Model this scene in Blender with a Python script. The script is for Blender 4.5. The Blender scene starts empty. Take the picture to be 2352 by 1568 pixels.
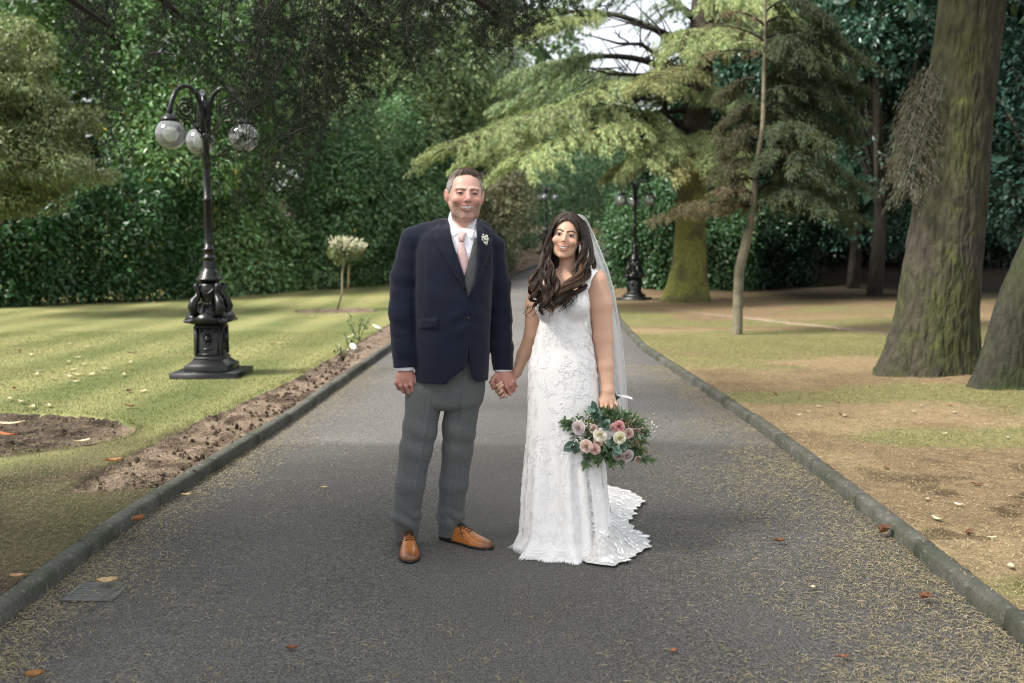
import bpy, math, random
import numpy as np
from mathutils import Vector
from mathutils.bvhtree import BVHTree
R_ = math.radians
RNG = np.random.default_rng(7)
random.seed(7)
SC = bpy.context.scene
COL = SC.collection

# ------------------------------------------------------------------ camera
CAM_H, FPX, W0, H0 = 1.446, 2286.0, 2351.0, 1568.0
PITCH = math.atan((H0/2-568)/FPX)
cd = bpy.data.cameras.new('camera'); cam = bpy.data.objects.new('camera', cd); COL.objects.link(cam)
cd.sensor_width = 36; cd.lens = 36*FPX/W0; cd.clip_start = .05; cd.clip_end = 900
cam.location = (0, 0, CAM_H); cam.rotation_euler = (math.pi/2-PITCH, 0, 0)
cd.dof.use_dof = True; cd.dof.focus_distance = 4.7; cd.dof.aperture_fstop = 2.5
SC.camera = cam

# ------------------------------------------------------------------ sky, sun, exposure
SUN_EL, SUN_AZ = R_(47), R_(-116)      # azimuth of the sun measured from +Y, clockwise to +X positive
sun_dir = Vector((math.sin(SUN_AZ)*math.cos(SUN_EL), math.cos(SUN_AZ)*math.cos(SUN_EL), math.sin(SUN_EL)))
wd = bpy.data.worlds.new('World'); SC.world = wd; wd.use_nodes = True
nt = wd.node_tree; nt.nodes.clear()
out = nt.nodes.new('ShaderNodeOutputWorld'); bg = nt.nodes.new('ShaderNodeBackground')
sky = nt.nodes.new('ShaderNodeTexSky'); sky.sky_type = 'NISHITA'; sky.sun_disc = False
sky.sun_elevation = SUN_EL; sky.sun_rotation = SUN_AZ
sky.dust_density = 3.0; sky.air_density = 1.0
tc = nt.nodes.new('ShaderNodeTexCoord'); nz = nt.nodes.new('ShaderNodeTexNoise')   # a bright, mostly clouded sky
nz.inputs['Scale'].default_value = 2.2; nz.inputs['Detail'].default_value = 6
nt.links.new(tc.outputs['Generated'], nz.inputs['Vector'])
rmp = nt.nodes.new('ShaderNodeMapRange'); rmp.inputs[1].default_value = .30; rmp.inputs[2].default_value = .62
rmp.inputs[3].default_value = .55; rmp.inputs[4].default_value = .95
nt.links.new(nz.outputs['Fac'], rmp.inputs[0])
mx = nt.nodes.new('ShaderNodeMixRGB'); mx.inputs[2].default_value = (9.2, 9.4, 9.6, 1)
nt.links.new(rmp.outputs[0], mx.inputs[0]); nt.links.new(sky.outputs[0], mx.inputs[1])
nt.links.new(mx.outputs[0], bg.inputs[0]); bg.inputs[1].default_value = .085
nt.links.new(bg.outputs[0], out.inputs[0])
sl = bpy.data.lights.new('sun', 'SUN'); sl.energy = 4.2; sl.angle = R_(16); sl.color = (1, .95, .86)
so = bpy.data.objects.new('sun', sl); COL.objects.link(so)
so.rotation_euler = (-sun_dir).to_track_quat('-Z', 'Y').to_euler(); so.location = (-20, -20, 30)
SC.view_settings.view_transform = 'Standard'; SC.view_settings.look = 'None'
SC.view_settings.gamma = 1; SC.view_settings.exposure = 1.05
SC.view_settings.use_curve_mapping = False
SC.cycles.use_denoising = True; SC.cycles.denoising_input_passes = 'RGB_ALBEDO_NORMAL'; SC.cycles.denoising_prefilter = 'ACCURATE'
SC.cycles.max_bounces = 6; SC.cycles.diffuse_bounces = 3; SC.cycles.glossy_bounces = 2
SC.cycles.transmission_bounces = 4; SC.cycles.transparent_max_bounces = 12
SC.cycles.sample_clamp_indirect = 2
try:
    SC.cycles.use_adaptive_sampling = False; SC.cycles.filter_width = 1.1
except Exception: pass

# ------------------------------------------------------------------ helpers
CP, SP = math.cos(PITCH), math.sin(PITCH)
def ray(u, v):
    x = (u-W0/2)/FPX; y = -(v-H0/2)/FPX
    return np.array([x, CP+y*SP, -SP+y*CP])
def at(u, v, Y):
    d = ray(u, v); return np.array([0, 0, CAM_H])+d*(Y/d[1])
def gz(y):
    t = np.clip(np.asarray(y, float)-22, 0, 60); return .0017*t*t
def gp(u, v, z=0.0):
    d = ray(u, v); z0 = z; p = None
    for _ in range(30):
        t = (z0-CAM_H)/d[2]; p = np.array([0, 0, CAM_H])+d*t
        if p[1] > 70 or p[1] < 0: p = np.array([0, 0, CAM_H])+d*(60/d[1]); break
        z0 = .5*z0+.5*(z+float(gz(p[1])))
    return p
def hsh(i, j, k, s):
    n = (i*73856093 ^ j*19349663 ^ k*83492791 ^ (s*2654435761 & 0x7fffffff)) & 0x7fffffff
    n = (n ^ (n >> 13))*1274126177 & 0x7fffffff
    return ((n ^ (n >> 16)) & 0xffff)/65535.0
def vnoise(P, scale=1.0, seed=0):
    Q = np.asarray(P, float)*scale
    if Q.shape[-1] == 2: Q = np.concatenate([Q, np.zeros(Q.shape[:-1]+(1,))], -1)
    F = np.floor(Q).astype(np.int64); f = Q-F; f = f*f*(3-2*f)
    r = 0
    for a in (0, 1):
        for b in (0, 1):
            for c in (0, 1):
                w = (f[..., 0] if a else 1-f[..., 0])*(f[..., 1] if b else 1-f[..., 1])*(f[..., 2] if c else 1-f[..., 2])
                r = r+w*hsh(F[..., 0]+a, F[..., 1]+b, F[..., 2]+c, seed)
    return r
def fbm(P, scale=1.0, seed=0, oct=3):
    r = 0; a = 1; t = 0
    for o in range(oct):
        r = r+a*vnoise(P, scale*2**o, seed+o*17); t += a; a *= .5
    return r/t
def nrm(v):
    return v/np.maximum(np.linalg.norm(v, axis=-1, keepdims=True), 1e-9)
def sstep(a, b, x):
    t = np.clip((x-a)/(b-a), 0, 1); return t*t*(3-2*t)

class MB:
    """collects geometry; build() links it as ONE mesh object"""
    def __init__(s): s.v = []; s.f = []; s.c = []; s.n = 0
    def add(s, V, F, col=None):
        V = np.asarray(V, np.float32).reshape(-1, 3)
        s.v.append(V)
        if isinstance(F, np.ndarray): F = [F]
        for a in F:
            if isinstance(a, np.ndarray): s.f.append(a.astype(np.int32)+s.n)
            else: s.f.append(np.array([a], np.int32)+s.n)
        if col is None: c = np.ones((len(V), 3), np.float32)
        else:
            c = np.asarray(col, np.float32)
            if c.ndim == 1: c = np.tile(c, (len(V), 1))
        s.c.append(c); s.n += len(V); return s
    def build(s, name, mat, parent=None, smooth=True, off=None):
        me = bpy.data.meshes.new(name); o = bpy.data.objects.new(name, me); COL.objects.link(o)
        if s.n:
            V = np.concatenate(s.v)
            p = parent; sh = np.zeros(3)
            while p is not None:
                sh += np.array(p.location); p = p.parent
            if off is not None: sh = sh*0+np.asarray(off)
            V = (V-sh).astype(np.float32)
            me.vertices.add(len(V)); me.vertices.foreach_set('co', V.ravel())
            li = np.concatenate([a.ravel() for a in s.f]); lt = np.concatenate([np.full(len(a), a.shape[1], np.int32) for a in s.f])
            ls = np.concatenate([[0], np.cumsum(lt)[:-1]]).astype(np.int32)
            me.loops.add(len(li)); me.loops.foreach_set('vertex_index', li.astype(np.int32))
            me.polygons.add(len(lt)); me.polygons.foreach_set('loop_start', ls)
            try: me.polygons.foreach_set('loop_total', lt)
            except Exception: pass
            me.update(calc_edges=True)
            at_ = me.color_attributes.new('col', 'FLOAT_COLOR', 'POINT')
            C = np.concatenate(s.c); at_.data.foreach_set('color', np.concatenate([C, np.ones((len(C), 1), np.float32)], 1).ravel())
            if smooth: me.polygons.foreach_set('use_smooth', np.ones(len(lt), bool))
        if mat is not None: me.materials.append(mat)
        if parent is not None: o.parent = parent
        return o
def tag(o, label=None, cat=None, group=None, kind=None):
    if label: o['label'] = label
    if cat: o['category'] = cat
    if group: o['group'] = group
    if kind: o['kind'] = kind
    return o
def thing(name, loc, label, cat, group=None):
    o = bpy.data.objects.new(name, None); COL.objects.link(o); o.location = [float(q) for q in loc]
    o.empty_display_size = .2
    return tag(o, label, cat, group)
def copy_tree(o, parent=None):
    c = o.copy(); COL.objects.link(c)
    if parent is not None: c.parent = parent
    for ch in list(o.children): copy_tree(ch, c)
    return c

def tube(mb, pts, rad, n=8, col=None, caps=True, squash=None):
    P = np.asarray(pts, float); m = len(P); r = np.broadcast_to(np.asarray(rad, float), (m,))
    T = np.gradient(P, axis=0); T = nrm(T)
    ref = np.array([0, 0, 1.]) if abs(T[0][2]) < .9 else np.array([1., 0, 0])
    U = np.zeros_like(P); u = nrm(np.cross(T[0], ref))
    for i in range(m):
        u = u-T[i]*np.dot(u, T[i]); u = u/max(np.linalg.norm(u), 1e-9); U[i] = u
    B = np.cross(T, U); a = np.arange(n)*2*math.pi/n
    V = P[:, None]+r[:, None, None]*(np.cos(a)[None, :, None]*U[:, None]+np.sin(a)[None, :, None]*B[:, None])
    i = np.arange(m-1)[:, None]*n; j = np.arange(n)[None]; k = (j+1) % n
    F = np.stack([i+j, i+k, i+n+k, i+n+j], -1).reshape(-1, 4)
    Fs = [F]
    if caps: Fs += [list(range(n))[::-1], [(m-1)*n+q for q in range(n)]]
    if col is not None and np.ndim(col) == 2: col = np.repeat(np.asarray(col), n, 0)
    mb.add(V.reshape(-1, 3), Fs, col); return mb
def lathe(mb, prof, c=(0, 0, 0), n=24, col=None):
    prof = np.asarray(prof, float); m = len(prof); a = np.arange(n)*2*math.pi/n
    V = np.stack([prof[:, None, 0]*np.cos(a), prof[:, None, 0]*np.sin(a), np.repeat(prof[:, 1:2], n, 1)], -1)+np.asarray(c)
    i = np.arange(m-1)[:, None]*n; j = np.arange(n)[None]; k = (j+1) % n
    mb.add(V.reshape(-1, 3), [np.stack([i+j, i+k, i+n+k, i+n+j], -1).reshape(-1, 4), list(range(n))[::-1], [(m-1)*n+q for q in range(n)]], col); return mb
def frus(mb, h0, h1, z0, z1, c=(0, 0), rot=0, col=None, bev=.006):
    """square frustum with bevelled upright edges"""
    def ring(h, z):
        b = min(bev, h*.3); q = [(h-b, -h), (h, -h+b), (h, h-b), (h-b, h), (-h+b, h), (-h, h-b), (-h, -h+b), (-h+b, -h)]
        return [(x*math.cos(rot)-y*math.sin(rot)+c[0], x*math.sin(rot)+y*math.cos(rot)+c[1], z) for x, y in q]
    zb = min(.004, (z1-z0)*.2)
    rs = [ring(h0, z0), ring(h0+(h1-h0)*.05, z0+zb), ring(h1, z1-zb), ring(h1-zb, z1)]
    V = np.array(sum(rs, [])); Fs = []
    for i in range(3): Fs += [[i*8+j, i*8+(j+1) % 8, i*8+8+(j+1) % 8, i*8+8+j] for j in range(8)]
    mb.add(V, [np.array(Fs), list(range(8))[::-1], [24+q for q in range(8)]], col); return mb
def ball(mb, c, r, n=10, m=7, col=None):
    t = np.linspace(0, math.pi, m); r = np.broadcast_to(np.asarray(r, float), (3,)); c = np.asarray(c)
    a = np.arange(n)*2*math.pi/n
    V = np.stack([np.sin(t)[:, None]*np.cos(a), np.sin(t)[:, None]*np.sin(a), np.repeat(np.cos(t)[:, None], n, 1)], -1)*r+c
    i = np.arange(m-1)[:, None]*n; j = np.arange(n)[None]; k = (j+1) % n
    mb.add(V.reshape(-1, 3), np.stack([i+j, i+n+j, i+n+k, i+k], -1).reshape(-1, 4), col); return mb

# ------------------------------------------------------------------ materials
def mat(name, col=(.5, .5, .5), rough=.6, spec=.4, attr=False, var=(), bump=(), transl=0.0, metal=0.0, sheen=0.0, sss=0.0, tint=None, coat=0.0):
    """var: (scale, amount, stretch) value noise multiplied into the colour; tint: (colour2, scale, lo, hi, stretch) second colour mixed by noise;
    bump: (kind, scale, strength, dist, stretch)"""
    m = bpy.data.materials.new(name); m.use_nodes = True; t = m.node_tree; N = t.nodes; L = t.links
    b = N['Principled BSDF']; o = N['Material Output']
    b.inputs['Roughness'].default_value = rough; b.inputs['Specular IOR Level'].default_value = spec; b.inputs['Metallic'].default_value = metal
    if sheen: b.inputs['Sheen Weight'].default_value = sheen
    if coat: b.inputs['Coat Weight'].default_value = coat; b.inputs['Coat Roughness'].default_value = .12
    if sss:
        b.inputs['Subsurface Weight'].default_value = sss; b.inputs['Subsurface Radius'].default_value = (1, .35, .2); b.inputs['Subsurface Scale'].default_value = .006
    co = N.new('ShaderNodeTexCoord')
    def vec(st):
        if st is None: return co.outputs['Object']
        mp = N.new('ShaderNodeMapping'); mp.inputs['Scale'].default_value = st; L.new(co.outputs['Object'], mp.inputs[0]); return mp.outputs[0]
    if attr:
        a = N.new('ShaderNodeAttribute'); a.attribute_name = 'col'; c = a.outputs['Color']
        if col != (.5, .5, .5):
            q = N.new('ShaderNodeMixRGB'); q.blend_type = 'MULTIPLY'; q.inputs[0].default_value = 1; L.new(c, q.inputs[1]); q.inputs[2].default_value = (*col, 1); c = q.outputs[0]
    else:
        a = N.new('ShaderNodeRGB'); a.outputs[0].default_value = (*col, 1); c = a.outputs[0]
    for tt in ([tint] if tint and not isinstance(tint, list) else (tint or [])):
        n = N.new('ShaderNodeTexNoise'); n.inputs['Scale'].default_value = tt[1]; n.inputs['Detail'].default_value = 4
        L.new(vec(tt[4] if len(tt) > 4 else None), n.inputs['Vector'])
        r = N.new('ShaderNodeMapRange'); r.inputs[1].default_value = tt[2]; r.inputs[2].default_value = tt[3]; L.new(n.outputs['Fac'], r.inputs[0])
        q = N.new('ShaderNodeMixRGB'); L.new(r.outputs[0], q.inputs[0]); L.new(c, q.inputs[1]); q.inputs[2].default_value = (*tt[0], 1); c = q.outputs[0]
    for v in var:
        n = N.new('ShaderNodeTexNoise'); n.inputs['Scale'].default_value = v[0]; n.inputs['Detail'].default_value = 3
        L.new(vec(v[2] if len(v) > 2 else None), n.inputs['Vector'])
        r = N.new('ShaderNodeMapRange'); r.inputs[1].default_value = .28; r.inputs[2].default_value = .72; r.inputs[3].default_value = 1-v[1]; r.inputs[4].default_value = 1+v[1]
        L.new(n.outputs['Fac'], r.inputs[0])
        q = N.new('ShaderNodeMixRGB'); q.blend_type = 'MULTIPLY'; q.inputs[0].default_value = 1; L.new(c, q.inputs[1]); L.new(r.outputs[0], q.inputs[2]); c = q.outputs[0]
    L.new(c, b.inputs['Base Color'])
    nr = None
    for bp in bump:
        st = bp[4] if len(bp) > 4 else None
        if bp[0] == 'noise':
            n = N.new('ShaderNodeTexNoise'); n.inputs['Detail'].default_value = 5; h = n.outputs['Fac']
        elif bp[0] == 'vor':
            n = N.new('ShaderNodeTexVoronoi'); h = n.outputs['Distance']
        elif bp[0] == 'crack':
            n = N.new('ShaderNodeTexVoronoi'); n.feature = 'DISTANCE_TO_EDGE'; h = n.outputs['Distance']
        n.inputs['Scale'].default_value = bp[1]; L.new(vec(st), n.inputs['Vector'])
        bb = N.new('ShaderNodeBump'); bb.inputs['Strength'].default_value = bp[2]; bb.inputs['Distance'].default_value = bp[3]; L.new(h, bb.inputs['Height'])
        if nr is not None: L.new(nr, bb.inputs['Normal'])
        nr = bb.outputs[0]
    if nr is not None: L.new(nr, b.inputs['Normal'])
    if transl:
        tr = N.new('ShaderNodeBsdfTranslucent'); ms = N.new('ShaderNodeMixShader'); ms.inputs[0].default_value = transl
        g = N.new('ShaderNodeMixRGB'); g.blend_type = 'MULTIPLY'; g.inputs[0].default_value = 1; L.new(c, g.inputs[1]); g.inputs[2].default_value = (1.25, 1.3, .7, 1)
        L.new(g.outputs[0], tr.inputs[0]); L.new(b.outputs[0], ms.inputs[1]); L.new(tr.outputs[0], ms.inputs[2]); L.new(ms.outputs[0], o.inputs[0])
    return m

# ------------------------------------------------------------------ signed-distance modelling (bodies, clothes, shoes)
def seg(P, a, b, ra, rb):
    a = np.asarray(a, float); b = np.asarray(b, float); d = b-a
    t = np.clip(((P-a)@d)/max(d@d, 1e-12), 0, 1)
    return np.linalg.norm(P-a-t[:, None]*d, axis=1)-(ra+(rb-ra)*t)
def ell(P, c, r):
    r = np.asarray(r, float); q = P-np.asarray(c, float)
    k0 = np.linalg.norm(q/r, axis=1); k1 = np.linalg.norm(q/(r*r), axis=1)
    return k0*(k0-1)/np.maximum(k1, 1e-9)
def smin(a, b, k):
    h = np.clip(.5+.5*(b-a)/k, 0, 1); return b*(1-h)+a*h-k*h*(1-h)
def smax(a, b, k): return -smin(-a, -b, k)
def chain(P, pts, rads, k=.01):
    d = None
    for i in range(len(pts)-1):
        e = seg(P, pts[i], pts[i+1], rads[i], rads[i+1]); d = e if d is None else np.minimum(d, e) if k <= 0 else smin(d, e, k)
    return d
def near(P, lo, hi, fn, m=.05):
    """fn only inside the padded box, the distance to the box outside"""
    lo = np.asarray(lo, float); hi = np.asarray(hi, float)
    q = np.maximum(np.maximum(lo-P, P-hi), 0); d = np.linalg.norm(q, axis=1)
    r = d+m*.6; k = d < m
    if k.any(): r[k] = fn(P[k])
    return r
def mesh_sdf(f, lo, hi, h, B=8):
    lo = np.asarray(lo, float); hi = np.asarray(hi, float)
    nb = np.ceil((hi-lo)/(h*B)).astype(int)+1; n = nb*B
    bi = np.stack(np.meshgrid(*[np.arange(k) for k in nb], indexing='ij'), -1).reshape(-1, 3)
    cd_ = f(lo+(bi*B+(B-1)/2)*h)
    D = np.repeat(np.repeat(np.repeat(np.where(cd_ < 0, -1., 1.).reshape(nb).astype(np.float32), B, 0), B, 1), B, 2)
    keep = bi[np.abs(cd_) < B*h*.87*1.7+.012]
    off = np.stack(np.meshgrid(*[np.arange(B)]*3, indexing='ij'), -1).reshape(-1, 3)
    for s in range(0, len(keep), 600):
        I = (keep[s:s+600, None]*B+off).reshape(-1, 3)
        D[I[:, 0], I[:, 1], I[:, 2]] = f(lo+I*h)
    ins = (D < 0)
    S = np.zeros(n-1, np.uint8)
    for a in (0, 1):
        for b in (0, 1):
            for c in (0, 1): S += ins[a:n[0]-1+a, b:n[1]-1+b, c:n[2]-1+c]
    C = np.argwhere((S > 0) & (S < 8)); key = (C[:, 0]*n[1]+C[:, 1])*n[2]+C[:, 2]
    acc = np.zeros((len(C), 3)); cnt = np.zeros(len(C))
    cor = [(a, b, c) for a in (0, 1) for b in (0, 1) for c in (0, 1)]
    val = {q: D[C[:, 0]+q[0], C[:, 1]+q[1], C[:, 2]+q[2]] for q in cor}
    for q in cor:
        for ax in range(3):
            if q[ax]: continue
            w = list(q); w[ax] = 1; w = tuple(w); a, b = val[q], val[w]; x = (a < 0) != (b < 0)
            t = np.where(x, a/np.where(x, a-b, 1), 0); p = np.tile(np.array(q, float), (len(C), 1)); p[:, ax] += t
            acc[x] += p[x]; cnt[x] += 1
    V = lo+(C+acc/cnt[:, None])*h
    Fs = []
    for ax in range(3):
        b, c = [(1, 2), (2, 0), (0, 1)][ax]
        A = ins; e = np.zeros(3, int); e[ax] = 1
        sl0 = tuple(slice(0, n[q]-1) for q in range(3)); sl1 = tuple(slice(e[q], n[q]-1+e[q]) for q in range(3))
        X = np.argwhere(A[sl0] != A[sl1]); X = X[(X[:, b] > 0) & (X[:, c] > 0)]
        fl = A[X[:, 0], X[:, 1], X[:, 2]]
        q = []
        for db, dc in ((1, 1), (0, 1), (0, 0), (1, 0)):
            Y = X.copy(); Y[:, b] -= db; Y[:, c] -= dc
            q.append(np.searchsorted(key, (Y[:, 0]*n[1]+Y[:, 1])*n[2]+Y[:, 2]))
        q = np.stack(q, 1); q[~fl] = q[~fl][:, ::-1]; Fs.append(q)
    return V, np.concatenate(Fs)
def grad(f, P, e=.002):
    g = np.stack([f(P+np.eye(3)[i]*e)-f(P-np.eye(3)[i]*e) for i in range(3)], 1); return nrm(g)
# ================================================================== GROUND, ROAD, KERBS
KY = np.array([-8, 0, 4, 5.2, 6.6, 8.2, 14.3, 20, 27, 33, 38, 43, 50, 60, 72.])
KXL = np.array([-1.97, -1.97, -1.99, -2.03, -1.95, -1.87, -1.75, -1.55, -1.0, -.45, .15, 1.3, 4.2, 9.5, 17.])
KXR = np.array([1.86, 1.86, 1.90, 1.95, 1.97, 1.99, 1.86, 2.1, 2.7, 3.3, 4.0, 5.2, 8.2, 13.6, 21.])
def smooth_i(y, X):
    return (np.interp(y-.6, KY, X)+2*np.interp(y, KY, X)+np.interp(y+.6, KY, X))/4
def xl(y): return smooth_i(y, KXL)
def xr(y): return smooth_i(y, KXR)
def grid_faces(r, c):
    i = np.arange(r-1)[:, None]*c; j = np.arange(c-1)[None]; return np.stack([i+j, i+j+1, i+c+j+1, i+c+j], -1).reshape(-1, 4)
LAWN_Z = .042
m_ground = mat('dark_earth', (.045, .035, .022), rough=.95, var=[(1.5, .4)], bump=[('noise', 6, .6, .05)])
ys = np.concatenate([np.linspace(-60, 0, 12), np.linspace(4, 80, 40), np.linspace(90, 300, 12)]); xs = np.concatenate([np.linspace(-160, -25, 12), np.linspace(-20, 20, 21), np.linspace(25, 160, 12)])
X, Y = np.meshgrid(xs, ys); Z = gz(Y)-.06
mb = MB(); mb.add(np.stack([X, Y, Z], -1).reshape(-1, 3), grid_faces(len(ys), len(xs))); tag(mb.build('ground', m_ground), kind='structure')

# asphalt: rough chippings nearer than about 7.4 m, a smoother and paler surface beyond
m_road = mat('asphalt', attr=True, rough=.88, spec=.25, var=[(120, .75), (260, .5), (34, .16), (1.1, .10)], bump=[('vor', 95, .55, .012), ('noise', 240, .5, .006)])
ys = np.concatenate([np.arange(-6, 12, .06), np.arange(12, 72, .5)]); cs = np.linspace(0, 1, 70)
yy = ys[:, None]; X = xl(yy)-.02+(xr(yy)-xl(yy)+.04)*cs; Y = np.repeat(yy, 70, 1); Z = gz(Y)+.0-.03*(np.abs(cs-.5)*2)**2
P = np.stack([X, Y, Z], -1).reshape(-1, 3); n = fbm(P, 1.3, 2); n2 = fbm(P, .6, 5)
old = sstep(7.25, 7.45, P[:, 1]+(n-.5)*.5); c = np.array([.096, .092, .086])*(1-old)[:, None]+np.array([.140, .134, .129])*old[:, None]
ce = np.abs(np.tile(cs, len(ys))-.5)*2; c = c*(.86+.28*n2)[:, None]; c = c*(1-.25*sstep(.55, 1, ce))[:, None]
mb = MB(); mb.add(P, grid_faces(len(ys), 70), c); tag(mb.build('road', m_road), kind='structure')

m_kerb = mat('kerb_concrete', (.080, .078, .068), attr=True, rough=.9, tint=[((.045, .050, .033), 3, .40, .62), ((.17, .165, .15), 22, .58, .8)], var=[(60, .25)], bump=[('noise', 70, .5, .008), ('noise', 9, .3, .02)])
for nm, fx, sg in (('kerb', xl, -1), ('kerb', xr, 1)):
    mb = MB(); prof_ = [(0, -.03), (.003, .030), (.008, .040), (.022, .047), (.074, .048), (.080, .042), (.080, -.05)]; y = 1.0; rows = []; ins = []
    while y < 60:
        L = .915*(1 if y < 20 else 2)
        for q in np.linspace(y+.008, y+L-.008, 7): rows.append(q); ins.append(0)
        rows += [y+L-.0075, y+L+.0075]; ins += [1, 1]; y += L
    rows = np.array(rows); ins = np.array(ins)
    V = []
    for o, z in prof_:
        st = np.floor((rows-1)/.915); jit = (hsh(st.astype(int), st.astype(int)*0, st.astype(int)*0, 5)-.5)
        x = fx(rows)+sg*(o+ins*(.010 if o < .06 else -.006)+jit*.006); zz = gz(rows)+z-ins*.022+jit*.008
        V.append(np.stack([x, rows, zz], 1))
    V = np.stack(V, 1); F = grid_faces(len(rows), len(prof_)); F = F if sg < 0 else F[:, ::-1]
    mb.add(V.reshape(-1, 3), F[:, ::-1], np.repeat((1-.8*ins)[:, None], len(prof_), 0)*np.ones(3)*np.repeat(.85+.3*hsh(np.floor((rows-1)/.915).astype(int), (rows*0).astype(int), (rows*0).astype(int), 9)[:, None], len(prof_), 0)); tag(mb.build(nm, m_kerb, smooth=False), kind='structure')

# ---- the lawn with its soil beds (left) and the needle-strewn verge (right)
def inpoly(x, y, poly): return poly_sdf0(x, y, poly)
def poly_sdf0(X, Z, poly):
    P = np.asarray(poly, float); d = np.full(X.shape, 1e9); s = np.ones(X.shape)
    for i in range(len(P)):
        a = P[i]; b = P[i-1]; e = b-a; wx = X-a[0]; wz = Z-a[1]
        t = np.clip((wx*e[0]+wz*e[1])/max(e@e, 1e-12), 0, 1); d = np.minimum(d, (wx-e[0]*t)**2+(wz-e[1]*t)**2)
        c1 = Z >= a[1]; c2 = Z < b[1]; c3 = e[0]*wz > e[1]*wx; fl = (c1 & c2 & c3) | (~c1 & ~c2 & ~c3); s = np.where(fl, -s, s)
    return s*np.sqrt(d)
def soil_dist(x, y):
    """signed distance to bare soil on the left: the border along the kerb, a round bed, the ring under the young tree"""
    xb = np.interp(y, [2, 6, 8, 10.25, 18, 24, 30, 40], [-2.62, -2.60, -2.58, -2.36, -2.28, -2.0, -1.5, .0])
    d = np.maximum(xb-x, x-(xl(y)+.05)); d = np.maximum(d, 5.7-y+(x+2.3)*.3)
    bed = poly_sdf0(x, y, [(-2.95, 7.7), (-3.2, 8.05), (-3.6, 8.28), (-4.35, 8.45), (-5.4, 8.3), (-6.2, 7.7), (-6.0, 7.0), (-5, 6.6), (-4.2, 6.5), (-3.45, 6.64), (-3.05, 7.0), (-2.88, 7.35)])
    ring = np.hypot((x+3.92)/1.0, (y-22.3)/1.0)-.95
    return np.minimum(np.minimum(d, bed), ring)
m_lawn = mat('mown_grass', attr=True, rough=.9, spec=.15, var=[(70, .38, (1, .35, 1)), (9, .12)], bump=[('noise', 85, .8, .02), ('noise', 12, .2, .03)])
m_soil = mat('bare_soil', attr=True, rough=.95, spec=.15, var=[(45, .5), (160, .4)], bump=[('noise', 30, .9, .04), ('vor', 70, .5, .02)])
m_verge = mat('needle_litter', attr=True, rough=.95, spec=.12, var=[(110, .45, (1, .5, 1)), (14, .22)], bump=[('noise', 90, .7, .02), ('noise', 15, .3, .03)])
def rows_y(): 
    r = [2.2]
    while r[-1] < 62: r.append(r[-1]+max(.025, .0050*r[-1]))
    return np.array(r)
ROW = rows_y()
def cols(mx, d0=.03, g=1.03, cap=9):
    r = [0.]
    d = d0
    while r[-1] < mx: r.append(r[-1]+d); d = min(d*g if r[-1] > 4.6 else d, cap)
    return np.array(r)
def lawn_h(x, y):
    P = np.stack([x, y], -1); s = soil_dist(x, y)+.05*(fbm(P, 3.5, 9)-.5)+.03*(vnoise(P, 22, 8)-.5)
    m = sstep(.010, -.015, s); lump = fbm(P, 9, 3, 4)
    z = gz(y)+LAWN_Z+.014*(fbm(P, 2, 4)-.5)+.006*(vnoise(P, 40, 6)-.5)
    z = z+m*(-.045+.050*(lump-.45)+.035*np.maximum(vnoise(P, 13, 12)-.6, 0)*2)
    return z, m, s
S = cols(55)
X = xl(ROW)[:, None]-.077-S[None]; Y = np.repeat(ROW[:, None], len(S), 1); _, _, s0 = lawn_h(X, Y); _, _, sx = lawn_h(X+.01, Y); _, _, sy = lawn_h(X, Y+.01)      # pull the nearest vertices onto the cut edge of the beds
gx, gy = (sx-s0)/.01, (sy-s0)/.01; gn = np.maximum(gx*gx+gy*gy, .15); mv = (np.abs(s0) < .024)*1.0; X, Y = X-mv*s0*gx/gn, Y-mv*s0*gy/gn
z, m, s = lawn_h(X, Y); P2 = np.stack([X, Y], -1)
bare = sstep(7.1, 6.2, Y+1.2*(fbm(P2, 1.1, 31)-.5)*2)*(1-.3*sstep(.5, .66, fbm(P2, .9, 33)))      # thin grass close to the camera
bare = np.maximum(bare, .85*sstep(.16, -.02, np.abs(s)-.02)*sstep(8.2, 7.2, Y))
stripe = np.sin((X+4.0)*2*np.pi/1.3+.35*np.sin(Y*.25)); st = .5+.5*np.tanh(stripe*1.5)
g0 = np.array([.115, .135, .048]); g1 = np.array([.250, .248, .105]); tt = np.clip(st*.65*(.4+1.2*fbm(P2, .25, 35))+.9*(fbm(P2, .3, 34)-.35), 0, 1.1); dry = sstep(.35, .7, fbm(P2, 1.6, 36))
C = g0+(g1-g0)*tt[..., None]; C = C*(1-.3*dry[..., None])+np.array([.24, .20, .09])*.3*dry[..., None]
C = C*(1-.45*sstep(-6, -11, X))[..., None]*1.0 if False else C
bc = np.array([.062, .046, .031])+(np.array([.046, .042, .022])-np.array([.062, .046, .031]))*sstep(.52, .70, fbm(P2, 2.3, 37))[..., None]
C = C*(1-bare[..., None])+bc*bare[..., None]
CS = np.array([.200, .150, .112])+(np.array([.070, .050, .036])-np.array([.200, .150, .112]))*sstep(.50, .72, fbm(P2, 6, 38))[..., None]
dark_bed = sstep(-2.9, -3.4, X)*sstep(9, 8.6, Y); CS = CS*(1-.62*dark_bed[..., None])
V = np.stack([X, Y, z], -1).reshape(-1, 3); F = grid_faces(len(ROW), len(S))[:, ::-1]
fm = m.reshape(-1)[F].mean(1)
mb = MB(); mb.add(V, F[fm < .5], C.reshape(-1, 3)); tag(mb.build('lawn', m_lawn), kind='structure')
mb = MB(); mb.add(V, F[fm >= .5], CS.reshape(-1, 3)); tag(mb.build('soil_bed', m_soil), kind='structure')
SR = cols(55, .035)
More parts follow.
